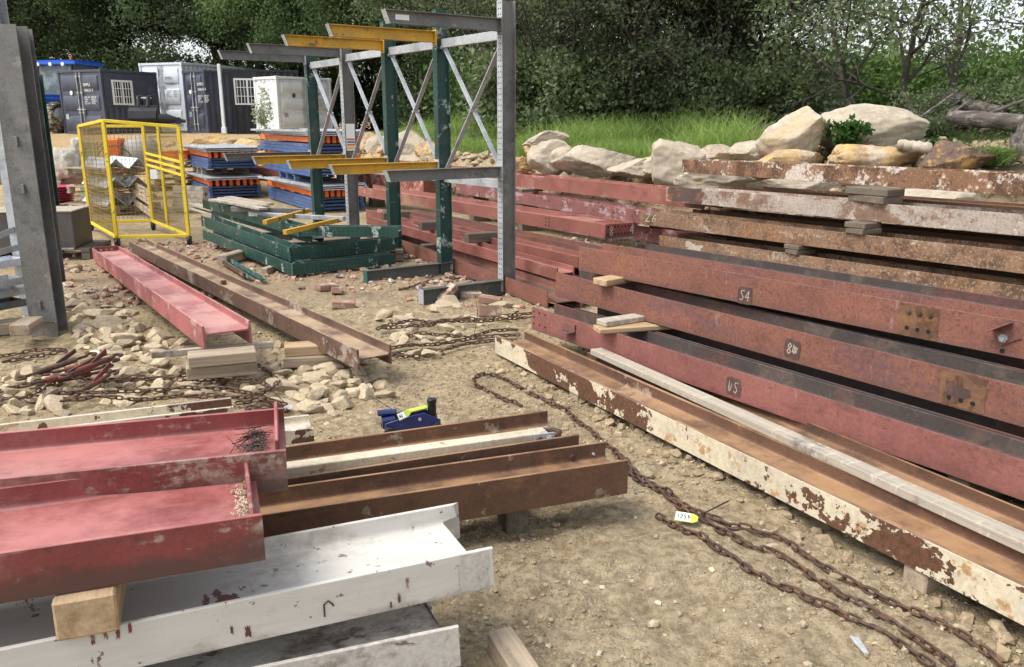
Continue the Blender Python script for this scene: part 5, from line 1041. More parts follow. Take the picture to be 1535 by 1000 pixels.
gravel('gravel', N, pts, .003, .018, 'grav', 5.0)
cl = []; cu_ = cbeam; 
for _ in range(480):
    x = random.uniform(.2, cu_['L']); q = along(cu_, x, -abs(random.gauss(.0,.16))+.08, 0); cl.append((q.x, q.y))
gravel('dirt_clods', 0, np.array(cl), .006, .038, 'clod', 3.5, 8)
r = np.random.RandomState(6); N = 30000; pts = np.stack([r.uniform(-3.2,3.2,N), 1.7+5*r.rand(N)**1.2], 1); dn = fbm(pts[:,0]*1.6, pts[:,1]*1.6, 61, 3); pts = pts[dn+r.uniform(-.3,.3,N) > .02]; gravel('earth_crumbs', 0, pts, .002, .013, 'clod', 3.0, 10)
r = np.random.RandomState(15); N = 9000; pts = np.stack([r.uniform(-5.5,3.2,N), r.uniform(7.4,12.0,N)], 1); dn = fbm(pts[:,0]*.9, pts[:,1]*.9, 51, 3); pts = pts[dn+r.uniform(-.3,.3,N) > .02]
MT['brickrub'] = layered('brick_rubble', (.36, .25, .18), [dict(c=(.36, .15, .10), s=7, lo=.5, hi=.56, a=.95), dict(c=(.50, .45, .37), s=9, lo=.55, hi=.6, a=.9), dict(c=(.12, .11, .12), s=5, lo=.58, hi=.62, a=.9)], rough=.95, bump=.3)
gravel('brick_rubble', N, pts, .008, .055, 'brickrub', 4.0, 9)
r = np.random.RandomState(25); N = 2600; yy = r.uniform(16,27,N); xx = r.uniform(-21,-2,N); pts = np.stack([xx, yy], 1); keep = (gz(xx, yy, False) > .2); gravel('spoil_stones', N, pts[keep], .02, .16, 'ochre', 4.0, 19)
# narrow strip of rubble at the foot of the bank
t = np.random.RandomState(35).rand(900); xx = -4+9.5*t; yy = np.interp(xx, BX, BY)+np.random.RandomState(36).normal(.0,.35,900); gravel('bank_stones', 0, np.stack([xx, yy], 1), .015, .11, 'rub', 2.5, 29)
# ------------------------------------------------------------------ chains
def link_mesh(pitch=.043, w=.034, r=.0056, n=12, k=6):
    pts = []; half = (pitch+2*r-w)/2+.004
    for i in range(n):
        a = 2*PI*i/n; x, y = math.cos(a)*(w/2-r), math.sin(a)*(w/2-r); x += half*(1 if math.cos(a) > .01 else -1 if math.cos(a) < -.01 else 0); pts.append(Vector((x,y,0)))
    V = []; F = []
    for i in range(n):
        t = (pts[(i+1) % n]-pts[i-1]).normalized(); u = Vector((0,0,1)); s = t.cross(u)
        for j in range(k): a = 2*PI*j/k; V.append(pts[i]+(s*math.cos(a)+u*math.sin(a))*r)
    for i in range(n):
        for j in range(k): F.append((i*k+j, ((i+1) % n)*k+j, ((i+1) % n)*k+(j+1) % k, i*k+(j+1) % k))
    return np.array(V), np.array(F)
LV, LF = link_mesh()
def smooth_path(pts, step):
    P_ = [np.array(p, float) for p in pts]; P_ = [2*P_[0]-P_[1]]+P_+[2*P_[-1]-P_[-2]]; out = []
    for i in range(1, len(P_)-2):
        for t in np.linspace(0,1,14,endpoint=False): a, b, c, d = P_[i-1:i+3]; out.append(.5*((2*b)+(-a+c)*t+(2*a-5*b+4*c-d)*t*t+(-a+3*b-3*c+d)*t**3))
    out.append(P_[-2]); out = np.array(out); ds = np.r_[0, np.cumsum(np.linalg.norm(np.diff(out, axis=0), axis=1))]; s = np.arange(0, ds[-1], step); return np.stack([np.interp(s, ds, out[:,k]) for k in range(2)], 1)
def chain(label, pix, lift=.012, pitch=.043, scale=1.0, seed=0):
    w = [P(x, y, 0) for x, y in pix]; p = smooth_path([(q.x, q.y) for q in w], pitch*scale); n = len(p); rr = np.random.RandomState(seed+3)
    p = p+np.cumsum(rr.normal(0,.0034,(n,2)),0)*.5; z0 = gz(p[:,0], p[:,1]); zz = np.maximum(z0, np.convolve(np.pad(z0,3,'edge'), np.ones(7)/7, 'valid'))+lift*scale; p3 = np.c_[p, zz]; VV = []; FF = []; roll = .4
    for i in range(n):
        t = p3[min(i+1,n-1)]-p3[max(i-1,0)]; t = t/np.linalg.norm(t); u = np.cross([0,0,1], t); u /= np.linalg.norm(u); v = np.cross(t, u); a = roll+(PI/2)*(i % 2)+rr.normal(0,.38); y = u*math.cos(a)+v*math.sin(a); z = np.cross(t, y)
        VV.append(p3[i]+scale*(LV[:,0:1]*t+LV[:,1:2]*y+LV[:,2:3]*z)); FF.append(LF+len(LV)*i)
    me = np_mesh('chain', np.concatenate(VV), np.concatenate(FF), 60); o = link('chain', me, MT['chain']); return tag(o, label, 'chain')
chain('chain looping out beside the cream beam and running to the bottom right corner', [(778,612),(750,600),(724,586),(710,576),(713,568),(734,563),(762,572),(790,592),(812,603),(840,618),(880,645),(915,676),(945,708),(990,743),(1040,775),(1100,800),(1150,808),(1185,825),(1250,862),(1320,898),(1380,930),(1440,966),(1490,1005)], seed=1)
chain('middle chain of the three, passing behind the yellow-green tag', [(925,690),(945,714),(985,742),(1030,772),(1075,800),(1130,826),(1180,840),(1240,885),(1300,922),(1350,952),(1395,985),(1425,1010)], seed=2)
chain('chain nearest the bottom edge, starting left of the yellow-green tag', [(990,778),(1020,797),(1060,823),(1130,872),(1200,905),(1280,945),(1330,970),(1385,1005)], seed=3)
chain('upper doubled chain running from the brown beam to the dark red beam end', [(568,503),(590,497),(620,488),(650,494),(690,490),(740,485),(800,479),(812,478)], .05, seed=4)
chain('second chain of the mid-yard bunch, ending at the dark red beam', [(575,503),(610,502),(645,500),(665,492),(700,493),(745,489),(805,484)], .05, seed=5)
chain('third chain of the mid-yard bunch, ending at the cream beam tip', [(600,520),(630,508),(660,512),(700,514),(740,506),(775,503)], .04, seed=6)
chain('fourth chain of the mid-yard bunch, passing under the cream beam tip', [(590,530),(640,525),(690,517),(735,512),(780,511)], .03, seed=7)
chain('lowest chain of the mid-yard bunch, curling back on itself', [(650,541),(620,544),(590,537),(620,534),(660,533),(700,521),(745,516),(775,519)], .03, seed=8)
LC = 'tangled chains on the rubble behind the red beams'
chain('long tangled chain looping from the planks across the rubble', [(100,618),(160,612),(230,617),(300,610),(380,605),(420,590),(405,572),(380,560),(340,563),(300,570),(230,578),(160,583),(110,578)], .06, seed=9)
chain('doubled chain lying just above the cream strip', [(85,605),(150,606),(220,600),(300,598),(360,601),(410,612),(430,618)], .06, seed=10)
chain('chain strand in the middle of the rubble behind the red beams', [(108,580),(160,588),(220,586),(280,588),(330,585),(390,590),(410,598)], .07, seed=11)
chain('chain coming in at the left edge beside the rusty tensioners', [(-20,602),(20,592),(60,585),(95,574),(60,600),(20,612),(-20,608)], .05, seed=12)
chain('chain lying on the dirt left of the rusty tensioners', [(-20,540),(30,534),(70,528),(100,530),(60,538),(10,546)], .02, seed=13)
chain('short chain heap under the white tag by the cream stub', [(360,608),(400,606),(430,622),(400,626),(370,618),(420,612)], .03, seed=14)
chain('dark chain crossing the dirt behind the rack foot', [(600,438),(640,428),(690,422),(720,424)], .02, seed=15)
# ------------------------------------------------------------------ small things
MT['tagcard'] = MT['paper']
def tagc(label, px, py, w, h, rotz, txt_, lime=True, tilt=.3, z=.03, roll=0.):
    p = P(px, py, z); m = Matrix.Translation((p.x, p.y, gzf(p.x, p.y)*1+z)) @ Matrix.Rotation(rotz, 4, 'Z') @ Matrix.Rotation(tilt, 4, 'X') @ Matrix.Rotation(roll, 4, 'Y'); q = MB()
    q.add([(-w/2,-h/2,0),(w/2-.02,-h/2,0),(w/2,-h/4,0),(w/2,h/4,0),(w/2-.02,h/2,0),(-w/2,h/2,0),(-w/2,-h/2,.0015),(w/2-.02,-h/2,.0015),(w/2,-h/4,.0015),(w/2,h/4,.0015),(w/2-.02,h/2,.0015),(-w/2,h/2,.0015)], [(5,4,3,2,1,0),(6,7,8,9,10,11)]+[(i,(i+1)%6,6+(i+1)%6,6+i) for i in range(6)])
    o = link('price_tag', q.mesh('price_tag'), MT['lime' if lime else 'paper'], None, m); tag(o, label, 'tag'); q = MB(); q.add([(-w/2+.002,-h/2+.003,.0028),(w/2-.03,-h/2+.003,.0028),(w/2-.03,h/2-.003,.0028),(-w/2+.002,h/2-.003,.0028)], [(0,1,2,3)]); q.build('paper_face', MT['paper'], o)
    if txt_:
        k = strokes(txt_, 0, 0, h*.42, h*.22, .0035, y=0); k.v = [(x-w*.40, z_-h*.2, .0042) for x, y_, z_ in k.v]; k.build('handwriting', MT['ink'], o)
    return o
tagc('yellow-green tag handwritten with a number, lying on the chains', 1029, 777, .095, .048, -.35, '1259', tilt=.45, z=.035)
tagc('white tag standing on the end of the left chain heap', 432, 607, .055, .03, 1.0, None, False, 1.0, .05)
tagc('white tag lying on the rusty chain tensioners', 142, 528, .055, .035, .7, None, False, .5, .10)
q = MB(); p = P(1288, 970, 0); q.add([(-.011,-.045,.0),(.003,-.05,0),(.014,.045,.004),(-.014,.05,.004),(-.011,-.045,.008),(.003,-.05,.008),(.014,.045,.014),(-.014,.05,.014)], [(3,2,1,0),(4,5,6,7),(0,1,5,4),(1,2,6,5),(2,3,7,6),(3,0,4,7)]); o = q.build('steel_wedge', MT['galv'], None, .001, loc=(p.x, p.y, gzf(p.x,p.y)+.008)); o.rotation_euler = (0,0,.15); tag(o, 'small grey steel wedge on the dirt beside the nearest chain', 'wedge')
for i, (a, b_) in enumerate([((400,625),(560,628)), ((570,606),(600,625))]): pass
def wire(label, pix, zs, r=.0022):
    pts = [P(x, y, z) for (x, y), z in zip(pix, zs)]; q = MB(); q.tube(pts, r, 6); o = q.build('tie_wire', MT['dark'], None); return tag(o, label, 'wire')
wire('thin black wire running to the tag on the trolley jack', [(548,590),(566,600),(585,612),(600,622)], [.02,.05,.06,.12]); wire('thin wire sticking up from the mid-yard chains', [(709,518),(712,495),(716,470),(714,452)], [.02,.1,.2,.28]); wire('thin wire from the left chain heap to its white tag', [(404,582),(415,592),(428,605)], [.05,.09,.07]); wire('thin stick lying across the chains beside the yellow-green tag', [(1050,772),(1070,762),(1092,751)], [.04,.05,.06], .003)
# trolley jack
def jack():
    a = P(577, 655, .03); b = P(660, 648, .03); m = Matrix.Translation((a.x, a.y+.02, gzf(a.x, a.y)+.005)) @ Matrix.Rotation(math.atan2(b.y-a.y, b.x-a.x)+.05, 4, 'Z'); e = bpy.data.objects.new('trolley_jack', None); C.objects.link(e); e.matrix_world = m; tag(e, 'dark blue trolley jack with lime arm and black saddle, behind the brown beam', 'trolley jack'); L = .30
    for y in (0,.10):
        q = MB(); q.add([(0,y,.03),(L,y,.025),(L,y,.07),(L*.7,y,.115),(.10,y,.10),(0,y,.075),(0,y+.008,.03),(L,y+.008,.025),(L,y+.008,.07),(L*.7,y+.008,.115),(.10,y+.008,.10),(0,y+.008,.075)], [(0,1,2,3,4,5),(11,10,9,8,7,6)]+[(i,6+i,6+(i+1)%6,(i+1)%6) for i in range(6)]); q.build('side_plate', MT['jackblue'], e, .002)
        q = MB(); q.disc((L*.62, y-.003 if y == 0 else y+.009, .085), (0,-1 if y == 0 else 1,0), .009, .004); q.build('pivot_bolt', MT['galv'], e)
    q = MB(); q.bar((.12,.054,.112), (L*.80,.054,.132), .04, .014); q.build('lift_arm', MT['lime'], e, .005)
    q = MB(); q.tube([(L*.88,.054,.06),(L*.88,.054,.15),(L*.88,.054,.16)], [.023,.023,.021], 14); q.tube([(L*.88,.054,.15),(L*.88,.054,.175)], .026, 14); q.build('saddle_post', MT['blackpaint'], e, .002)
    q = MB(); q.tube([(-.01,.054,.07),(.06,.054,.075)], .032, 12); q.build('pump_cylinder', MT['jackblue'], e); q = MB(); q.tube([(.0,.054,.115),(-.03,.054,.12),(.07,.054,.118)], .018, 8); q.build('handle_socket', MT['jackblue'], e)
    for x in (.02, L-.02):
        for y in (-.02,.115): q = MB(); q.tube([(x,y,.028),(x,y+.02,.028)], .028, 12); q.build('wheel', MT['black'], e)
    return e
jk = jack(); w_ = jk.matrix_world @ Vector((.115,-.012,.165)); tg = tagc('lime-edged white tag handwritten with letters, tied to the trolley jack', 615, 617, .07, .038, 0, '4JL', True, .9, .1); tg.matrix_world = jk.matrix_world @ Matrix.Translation((.10,-.02,.125)) @ Matrix.Rotation(1.15, 4, 'X') @ Matrix.Rotation(.35, 4, 'Z')
# chain tensioners (rusty ratchet binders)
def tensioner(label, a, b, za, zb, mat):
    A = P(a[0], a[1], za); B = P(b[0], b[1], zb); m = frame(A, B); L = (B-A).length; e = bpy.data.objects.new('chain_tensioner', None); C.objects.link(e); e.matrix_world = m; tag(e, label, 'chain tensioner')
    q = MB(); q.tube([(L*.25,0,0),(L*.75,0,0)], .019, 10); q.build('barrel', MT[mat], e, 0); q = MB(); q.tube([(L*.1,0,0),(L*.9,0,0)], .010, 8); q.build('screw_rod', MT['chain'], e)
    for s, x in ((1,L*.9),(-1,L*.1)):
        q = MB(); q.tube([Vector((x,0,0))+Vector((s*(.035-.03*math.cos(t)),.028*math.sin(t),0)) for t in [k*5.2/9 for k in range(10)]], .009, 7); q.build('hook', MT['chain'], e)
    q = MB(); q.bar((L*.5,0,.012), (L*.5+.16,.03,.05), .012, .028); q.build('handle', MT[mat], e, .002)
    return e
MT['redtool'] = layered('rusty_red_tool', (.16,.04,.035), [dict(c=(.08,.045,.03), s=8, lo=.42, hi=.58, a=.95)], rough=.7, bump=.2)
for i, (a, b, za, zb, mat, lab) in enumerate([((35,578),(165,548),.10,.12,'redtool','lowest red tensioner pointing to the left corner of the tool heap'), ((70,560),(172,540),.12,.15,'redtool','second rusty tensioner up in the tool heap'), ((60,575),(160,556),.06,.06,'chain','brown tensioner resting on the ground in the tool heap'), ((95,565),(178,532),.17,.18,'redtool','uppermost red tensioner in the tool heap'), ((115,590),(168,560),.06,.12,'redtool','red tensioner lying slantwise at the near side of the tool heap'), ((28,568),(140,530),.13,.16,'chain','brown tensioner at the back of the tool heap')]): tensioner(lab, a, b, za, zb, mat)
# twigs on the red beam, grit at the end plates
r_ = random.Random(3); q = MB()
for _ in range(120):
    c = along(redA, redA['L']-.07-abs(r_.gauss(0,.035)), redA['D']*.5+r_.gauss(0,.075), .074+r_.uniform(0,.03)); d = Vector((r_.gauss(0,1), r_.gauss(0,1), r_.gauss(0,.25))).normalized()*r_.uniform(.015,.04); q.tube([c-d, c+d], .0014, 3, False)
o = q.build('twigs', MT['bark']); o['kind'] = 'stuff'; o.name = 'twig_litter'
ptsg = []
q = MB()
for _ in range(260):
    c = along(redB, redB['L']-.032-abs(r_.gauss(0,.016)), .06+r_.random()*.28, .072+abs(r_.gauss(0,.006))); s = r_.uniform(.002,.0055); q.add([c+Vector((s,0,0)),c-Vector((s,0,0)),c+Vector((0,s,0)),c-Vector((0,s,0)),c+Vector((0,0,s))], [(0,2,4),(2,1,4),(1,3,4),(3,0,4)])
o = q.build('grit', MT['grav'], None, 0, 0); o['kind'] = 'stuff'
# ------------------------------------------------------------------ grass, weeds
def blades(name, pts, h, w, mat, seed=0, lean=.35, segs=2, droop=.5):
    r = np.random.RandomState(seed); N = len(pts); z = gz(pts[:,0], pts[:,1]) if pts.shape[1] == 2 else pts[:,2]; hh = h*(.5+r.rand(N)*.8); a = r.rand(N)*6.28; b = r.rand(N)*6.28; l = lean*r.rand(N)*hh
    ww = w*(.6+.8*r.rand(N)); dx, dy = np.cos(a)*ww, np.sin(a)*ww; ox, oy = np.cos(b)*l, np.sin(b)*l; V = []
    for t, k in ((0,1.),(.5,.8),(1,.08)):
        bend = t*t
        for s in (-1,1): V.append(np.stack([pts[:,0]+s*dx*k+ox*bend*2, pts[:,1]+s*dy*k+oy*bend*2, z-.02+hh*(t-bend*droop*lean)], 1))
    V = np.stack(V, 1).reshape(-1,3); F = np.array([(0,1,3,2),(2,3,5,4)])[None]+6*np.arange(N)[:,None,None]; me = np_mesh(name, V, F.reshape(-1,4)); tone = np.repeat(np.clip(.5+.35*fbm(pts[:,0]*.8, pts[:,1]*.8, 3, 3)+r.normal(0,.16,N),0,1), 2); at = me.attributes.new('tone', 'FLOAT', 'FACE'); at.data.foreach_set('value', tone.astype(np.float32)); o = link(name, me, MT[mat]); return o
r = np.random.RandomState(2); N = 150000; xx = r.uniform(-9,5.2,N); yy = r.uniform(10,24,N); s = (yy-np.interp(xx, BX, BY))*.75
den = (s > .75+.35*fbm(xx, yy, 4)) & (s < 7) & (r.rand(N) < np.clip(1.2-s*.12,.15,1)) & ((xx < 2.9) | ((s > 1.2) & (xx < 3.7))) & (xx > -6.5); pts = np.stack([xx, yy], 1)[den]; pts = pts[:60000]
o = blades('grass', pts, .36, .006, 'grass', 1, .5); o['kind'] = 'stuff'
tall = pts[(fbm(pts[:,0]*.7, pts[:,1]*.7, 17, 3) > .12)][:9000]; o = blades('tall_grass', tall, .72, .006, 'grass', 4, .45); o['kind'] = 'stuff'
def plant(label, name, cat, c, rad, h, n, w, mat, seed, lean=1.1):
    c = Vector((c.x, c.y, gzf(c.x, c.y)))
    r = np.random.RandomState(seed); p = np.c_[c.x+r.normal(0,rad,n), c.y+r.normal(0,rad,n), np.full(n, c.z)]; o = blades(name, p, h, w, mat, seed, lean, 2, .6); return tag(o, label, cat)
plant('bright grass tussock beside the dark orange-streaked rock', 'grass_tussock', 'grass clump', D(1470,212,10.3), .11, .50, 700, .008, 'grass', 5); plant('second green tussock nearer the right edge of the bank', 'grass_tussock', 'grass clump', D(1505,232,9.9), .07, .34, 380, .008, 'weed', 6); plant('straw-coloured tuft right of the largest boulder', 'grass_tussock', 'grass clump', D(1422,204,10.6), .06, .27, 300, .006, 'straw', 7)
plant('green weed above the straw tuft', 'weed', 'weed', D(1412,190,11), .07, .34, 110, .022, 'weed', 8); plant('green tuft growing by the black container', 'grass_tussock', 'grass clump', D(380,212,25), .16, .55, 260, .012, 'grass', 9)
def leafy(name, n, c0, size, leaf, seed, clumps=40, flat=.6, shell=.55):
    "leaf quads gathered in clumps inside an ellipsoid"
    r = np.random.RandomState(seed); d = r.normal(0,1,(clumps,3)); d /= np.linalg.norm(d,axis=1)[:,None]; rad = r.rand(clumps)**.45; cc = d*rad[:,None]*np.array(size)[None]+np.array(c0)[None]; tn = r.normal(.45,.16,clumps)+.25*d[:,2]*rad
    idx = r.randint(0,clumps,n); p = cc[idx]+r.normal(0,1,(n,3))*np.array(size)[None]*.16; return p, np.clip(tn[idx]+r.normal(0,.12,n),0,1)
def leaf_mesh(name, p, tone, leaf, seed, asp=.55):
    r = np.random.RandomState(seed); n = len(p); u = r.normal(0,1,(n,3)); u /= np.linalg.norm(u,axis=1)[:,None]; v = np.cross(u, r.normal(0,1,(n,3))); v /= np.linalg.norm(v,axis=1)[:,None]; s = leaf*(.6+.8*r.rand(n))[:,None]; V = np.stack([p-u*s*.5, p+v*s*asp*.5, p+u*s*.5, p-v*s*asp*.5],1).reshape(-1,3); F = np.arange(4*n).reshape(-1,4); me = np_mesh(name, V, F); at = me.attributes.new('tone','FLOAT','FACE'); at.data.foreach_set('value', tone.astype(np.float32)); return me
def bush(label, name, cat, c, size, n, leaf, mat, seed, clumps=40, group=None, me=None):
    if me is None: p, t = leafy(name, n, (0,0,size[2]*.9), size, leaf, seed, clumps); me = leaf_mesh(name, p, t, leaf, seed)
    o = link(name, me, MT[mat], None, Matrix.Translation(c)); return tag(o, label, cat, group)
bush('dark green nettle plant in front of the largest boulder', 'nettle_plant', 'weed', D(1268,217,10.9), (.26,.2,.19), 700, .075, 'weed', 3, 24)
bush('pale silvery young shrub in front of the white container', 'silver_shrub', 'shrub', D(396,205,30), (.32,.3,.85), 700, .10, 'silver', 4, 30)
# ------------------------------------------------------------------ trees
def tree_meshes(seed, h, stems, r0, spread, base, leafn, leaf, kids=(5,4,4), up=.35, sig=.32, droop=0., lenf=(.62,.6,.55), sparse=0., trunkfrac=.45):
    r = random.Random(seed); q = MB(); tips = []
    def grow(p, d, L, rad, lev):
        n = 6 if lev == 0 else 5; pts = [p]; dd = d.normalized()
        for i in range(n):
            dd = (dd+Vector((r.gauss(0,.13), r.gauss(0,.13), r.gauss(0,.08)+up*.12-droop*.1*lev))).normalized(); pts.append(pts[-1]+dd*L/n)
        rr = [rad*(1-.62*i/n) for i in range(n+1)]; q.tube(pts, rr, [9,6,4,3][min(lev,3)], False)
        if lev >= 3:
            for k in range(2, n+1): tips.append(pts[k])
            return
        nk = kids[lev] if lev < len(kids) else 3
        for k in range(nk):
            t = .32+.68*(k+r.random()*.8)/nk if lev else trunkfrac+(1-trunkfrac)*(k+.6*r.random())/nk; t = min(t, 1); x = t*n; i = min(int(x), n-1); bp = pts[i].lerp(pts[i+1], x-i); loc = (pts[i+1]-pts[i]).normalized()
            az = k*2.4+r.random()*1.2; side = loc.orthogonal().normalized(); side = Matrix.Rotation(az, 3, loc) @ side; ang = math.radians(r.uniform(30,62))*spread; nd_ = loc*math.cos(ang)+side*math.sin(ang); grow(bp, nd_, L*lenf[min(lev,2)]*r.uniform(.75,1.2)*(1.15-.3*t), rad*(1-.6*t)*.62, lev+1)
        if lev >= 2: tips.append(pts[-1])
    for s in range(stems):
        a = s*6.28/stems+r.random(); grow(Vector((math.cos(a)*r0*1.2*(stems > 1), math.sin(a)*r0*1.2*(stems > 1), -.2)), Vector((math.cos(a)*.32*(stems > 1)+r.gauss(0,.05), math.sin(a)*.32*(stems > 1)+r.gauss(0,.05), 1)), h*.62*r.uniform(.85,1.1), r0*(.75 if stems > 1 else 1), 0)
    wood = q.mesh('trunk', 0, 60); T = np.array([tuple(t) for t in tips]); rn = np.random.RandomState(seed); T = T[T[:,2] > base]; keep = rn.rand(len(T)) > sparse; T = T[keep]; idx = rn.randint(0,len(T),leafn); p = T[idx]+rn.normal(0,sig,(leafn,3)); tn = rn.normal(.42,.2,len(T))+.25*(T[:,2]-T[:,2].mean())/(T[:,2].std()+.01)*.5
    crown = leaf_mesh('crown', p, np.clip(tn[idx]+rn.normal(0,.12,leafn),0,1), leaf, seed); return wood, crown
def put_tree(meshes, label, loc, rz, sc, mat, group, name='tree', cat='tree'):
    e = empty(name, loc, rz, label, cat, group); e.scale = (sc, sc, sc); t = bpy.data.objects.new('trunk', meshes[0]); C.objects.link(t); t.parent = e
    if not meshes[0].materials: meshes[0].materials.append(MT['bark'])
    c = bpy.data.objects.new('crown', meshes[1]); C.objects.link(c); c.parent = e
    if not meshes[1].materials: meshes[1].materials.append(MT[mat])
    return e
TA = [tree_meshes(40+i, 13, 1, .30, 1.0, 1.6, 40000, .165, (8,5,4), sig=.34) for i in range(3)]
TB = [tree_meshes(60+i, 10, 1, .2, 1.0, .6, 40000, .14, (8,5,5), sig=.32) for i in range(2)]
TS = [tree_meshes(80+i, 6.2, 4, .085, .85, .6, 12500, .085, (6,5,4), sig=.14, sparse=.2) for i in range(3)]
TC = [tree_meshes(91, 4.6, 2, .10, 1.15, 1.2, 5200, .085, (7,5,4), sig=.12, trunkfrac=.35, sparse=.55, droop=.3), tree_meshes(97, 5.2, 1, .09, 1.1, 1.3, 3600, .085, (7,5,4), sig=.12, trunkfrac=.35, sparse=.6, droop=.3)]
r_ = random.Random(12)
G1 = 'tall dark trees behind the containers'
for i in range(13):
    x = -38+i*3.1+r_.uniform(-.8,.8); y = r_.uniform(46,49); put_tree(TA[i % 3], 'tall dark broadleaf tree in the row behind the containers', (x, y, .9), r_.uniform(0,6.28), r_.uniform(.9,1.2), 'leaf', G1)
for i in range(6):
    x = -44+i*8.2+r_.uniform(-1,1); y = r_.uniform(53,60); put_tree(TA[(i+1) % 3], 'tall dark tree in the second row, far behind the containers', (x, y, .9), r_.uniform(0,6.28), r_.uniform(1.0,1.3), 'leaf', 'second row of trees far behind the containers')
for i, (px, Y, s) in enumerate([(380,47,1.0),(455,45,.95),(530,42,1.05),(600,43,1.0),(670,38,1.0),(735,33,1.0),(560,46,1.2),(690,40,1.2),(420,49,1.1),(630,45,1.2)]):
    p = D(px, 180, Y); put_tree(TB[i % 2], 'mid green bushy tree behind the cantilever rack', (p.x, Y, 1.2), r_.uniform(0,6.28), s, 'leafmid', 'bushy green trees behind the cantilever rack')
for i, (px, Y, s) in enumerate([(800,20,1.0),(850,18.5,.95),(900,19.5,1.05),(950,18.2,1.0),(1000,18,.9),(1050,17.5,1.0),(1085,17.6,1.0),(1060,18.5,1.05),(1110,18,.85),(1020,21,1.2),(880,23,1.25),(1075,21,1.1),(960,24,1.3),(770,23,1.1),(1090,19.5,1.0)]):
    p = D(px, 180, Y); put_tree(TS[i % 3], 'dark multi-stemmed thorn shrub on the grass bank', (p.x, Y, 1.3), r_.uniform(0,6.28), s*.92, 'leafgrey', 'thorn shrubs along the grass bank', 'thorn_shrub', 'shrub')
p = D(1322,172,14.0); put_tree(TC[0], 'tree with two curved leaning stems behind the largest boulder', (p.x, 14.0, 1.3), 2.4, 1.0, 'leafgrey', None)
p = D(1415,150,17.5); put_tree(TC[1], 'slender straight tree right of the curved one', (p.x, 17.5, 1.3), .5, 1.0, 'leafgrey', None)
p = D(1555,150,14.5); put_tree(TC[1], 'thin tree leaning in at the right edge of the photo', (p.x, 14.5, 1.3), 3.6, .85, 'leafgrey', None)
hm = leafy('hedge', 5200, (0,0,1.0), (1.6,1.3,1.25), .12, 31, 70); HB = leaf_mesh('hedge_bush', hm[0], hm[1], .13, 31)
for i, (px, Y, s) in enumerate([(1300,22,1.1),(1360,22,1.05),(1420,21,1.0),(1480,21,1.1),(1540,20,1.1),(1600,20,1.2),(1330,25,1.3),(1450,25,1.3),(1560,25,1.3)]):
    p = D(px, 180, Y); o = bush('bright green hedge bush in the hedge at the right', 'hedge_bush', 'bush', Vector((p.x, Y, 1.0)), None, 0, 0, 'leafbright', 0, group='bright hedge bushes at the right', me=HB); o.scale = (s, s, s*1.0); o.rotation_euler.z = r_.uniform(0,6.28)
um = leafy('under', 6500, (0,0,.8), (1.2,1.0,.95), .10, 37, 60); UB = leaf_mesh('undergrowth_bush', um[0], um[1], .095, 37); UB2 = leaf_mesh('undergrowth_bush', um[0]*np.array([2.0,1.6,2.2]), um[1], .15, 38)
for i in range(16):
    px = 770+i*30+r_.uniform(-8,8); Y = r_.uniform(17,18.6)-.0022*(px-770); p = D(px, 180, Y); s = r_.uniform(.8,1.25); o = bush('dark leafy undergrowth bush under the thorn shrubs', 'undergrowth_bush', 'bush', Vector((p.x, Y+.8, 1.15)), None, 0, 0, 'leafgrey', 0, group='undergrowth under the thorn shrubs', me=UB); o.scale = (s,s,s); o.rotation_euler.z = r_.uniform(0,6.28)
for i in range(22):
    px = -20+i*37+r_.uniform(-10,10); Y = 46 if px < 640 else 36; p = D(px, 180, Y); s = r_.uniform(.8,1.3); o = bush('dark bush filling the foot of the far trees', 'undergrowth_bush', 'bush', Vector((p.x, Y+r_.uniform(-1,2), .8)), None, 0, 0, 'leaf', 0, group='bushes at the foot of the far trees', me=UB2); o.scale = (s,s,s); o.rotation_euler.z = r_.uniform(0,6.28)
for i, (px, Y, s) in enumerate([(780,27,1.2),(850,28,1.3),(920,27,1.2),(990,28,1.3),(1060,27,1.2),(1130,27,1.2),(1200,26,1.1),(1255,25,1.0)]):
    p = D(px, 180, Y); o = bush('light green hedge bush glimpsed through the thorn shrubs', 'hedge_bush', 'bush', Vector((p.x, Y, 1.0)), None, 0, 0, 'leafbright', 0, group='light hedge bushes behind the thorn shrubs', me=HB); o.scale = (s*1.3, s, s*1.3); o.rotation_euler.z = r_.uniform(0,6.28)
for i, (px, Y, s) in enumerate([(1375,13.4,.55),(1440,13.8,.6),(1490,13.6,.6),(1540,13.2,.65),(1405,12.4,.35)]):
    p = D(px, 180, Y); o = bush('low dark bush tangled among the dead logs on the right', 'undergrowth_bush', 'bush', Vector((p.x, Y, 1.15)), None, 0, 0, 'leafgrey', 0, group='low bushes among the dead logs', me=UB); o.scale = (s,s,s); o.rotation_euler.z = r_.uniform(0,6.28)
for i, (a, b, r0) in enumerate([((1440,188),(1535,150),.035),((1400,190),(1455,150),.03),((1470,196),(1560,178),.04),((1425,165),(1500,192),.03),((1380,176),(1430,140),.022)]):
    log('dead grey branch %s among the logs at the right edge' % ['rising to the right','leaning over the stump','lying lowest','sloping down','standing thin beside the curved tree'][i], D(a[0],a[1],12.2), D(b[0],b[1],12.6), r0, r0*.6, 'deadwood', 50+i, 'branch', 'dead_branch')
r = np.random.RandomState(77); N = 6000; xx = r.uniform(3.9,8.5,N); yy = r.uniform(9.6,14.5,N); dn = fbm(xx*1.7, yy*1.7, 71, 3); k_ = (dn+r.uniform(-.15,.15,N) > .02) & ((yy-np.interp(xx, BX, BY)) > .35)
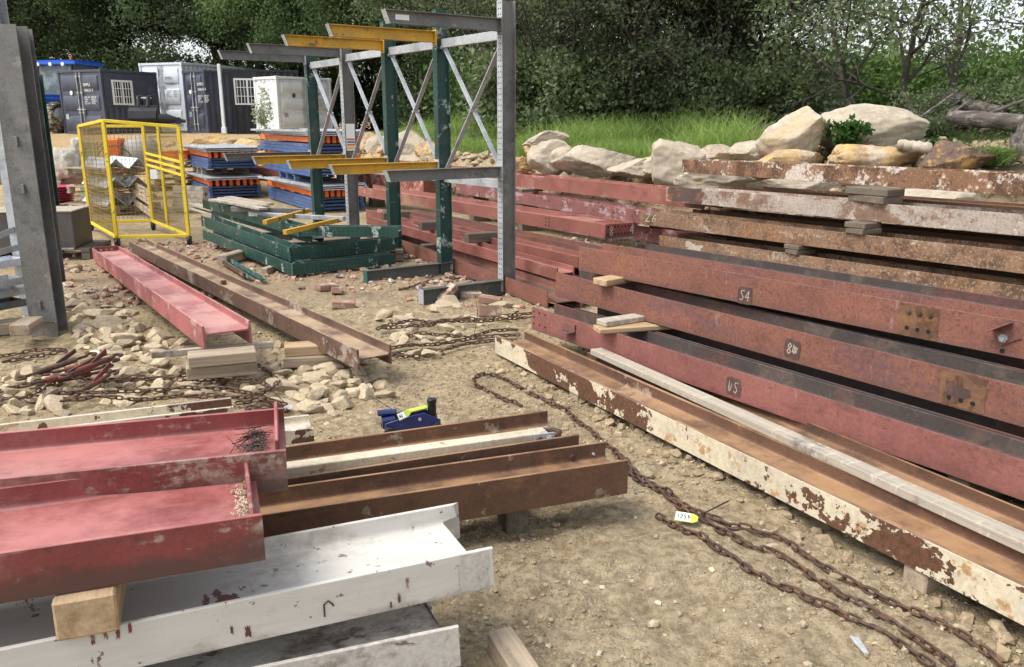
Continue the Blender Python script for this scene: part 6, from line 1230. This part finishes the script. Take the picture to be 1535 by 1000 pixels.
o = blades('bank_grass', np.stack([xx,yy],1)[k_], .20, .006, 'weed', 12, .9); o['kind'] = 'stuff'; o = blades('dry_grass', np.stack([xx+.13,yy+.1],1)[k_][::2], .16, .005, 'straw', 13, 1.0); o['kind'] = 'stuff'
r = np.random.RandomState(78); N = 1500; xx = r.uniform(3.8,8,N); yy = np.interp(xx, BX, BY)+r.uniform(-.3,2.5,N); gravel('bank_soil_lumps', 0, np.stack([xx, yy], 1), .01, .08, 'clod', 3.0, 39)
# ------------------------------------------------------------------ light, sky, camera
SUN_EL, SUN_AZ = math.radians(57), math.radians(-112)    # azimuth from +Y towards +X
sd = Vector((math.sin(SUN_AZ)*math.cos(SUN_EL), math.cos(SUN_AZ)*math.cos(SUN_EL), math.sin(SUN_EL)))
sl = bpy.data.lights.new('sun', 'SUN'); sl.energy = 2.35; sl.angle = math.radians(26); sl.color = (1, .96, .90)
so = bpy.data.objects.new('sun', sl); C.objects.link(so); so.rotation_euler = (-sd).to_track_quat('-Z', 'Y').to_euler(); so.location = sd*50
w = bpy.data.worlds.new('World'); bpy.context.scene.world = w; w.use_nodes = True; nt = w.node_tree; nt.nodes.clear()
out = nd(nt, 'ShaderNodeOutputWorld'); bg = nd(nt, 'ShaderNodeBackground'); nt.links.new(bg.outputs[0], out.inputs[0])
sky = nd(nt, 'ShaderNodeTexSky', sky_type='NISHITA'); sky.sun_disc = False; sky.sun_elevation = SUN_EL; sky.sun_rotation = SUN_AZ
sky.air_density = 1.0; sky.dust_density = 3.0; sky.ozone_density = 1.0
hs = nd(nt, 'ShaderNodeHueSaturation'); hs.inputs['Saturation'].default_value = .35; hs.inputs['Value'].default_value = 2.15
nt.links.new(sky.outputs[0], hs.inputs['Color']); nt.links.new(hs.outputs[0], bg.inputs[0]); bg.inputs[1].default_value = .15
cam = bpy.data.cameras.new('camera'); cam.sensor_width = 36; cam.lens = 36*FOC/1535; cam.clip_end = 2000; cam.clip_start = .05
co = bpy.data.objects.new('camera', cam); C.objects.link(co); co.location = (0, 0, H); co.rotation_euler = (PI/2-PITCH, 0, 0)
bpy.context.scene.camera = co
sc = bpy.context.scene; sc.view_settings.view_transform = 'Standard'; sc.view_settings.look = 'None'; sc.view_settings.exposure = 0
for o in bpy.data.objects:
    for k in ('L', 'D', 'b'):
        if k in o: del o[k]
for o in bpy.context.scene.objects:
    if o.parent is None and o.type in ('MESH', 'EMPTY') and 'kind' not in o: o['kind'] = 'thing'
sc.cycles.max_bounces = 5; sc.cycles.diffuse_bounces = 3; sc.cycles.glossy_bounces = 2; sc.cycles.transmission_bounces = 3
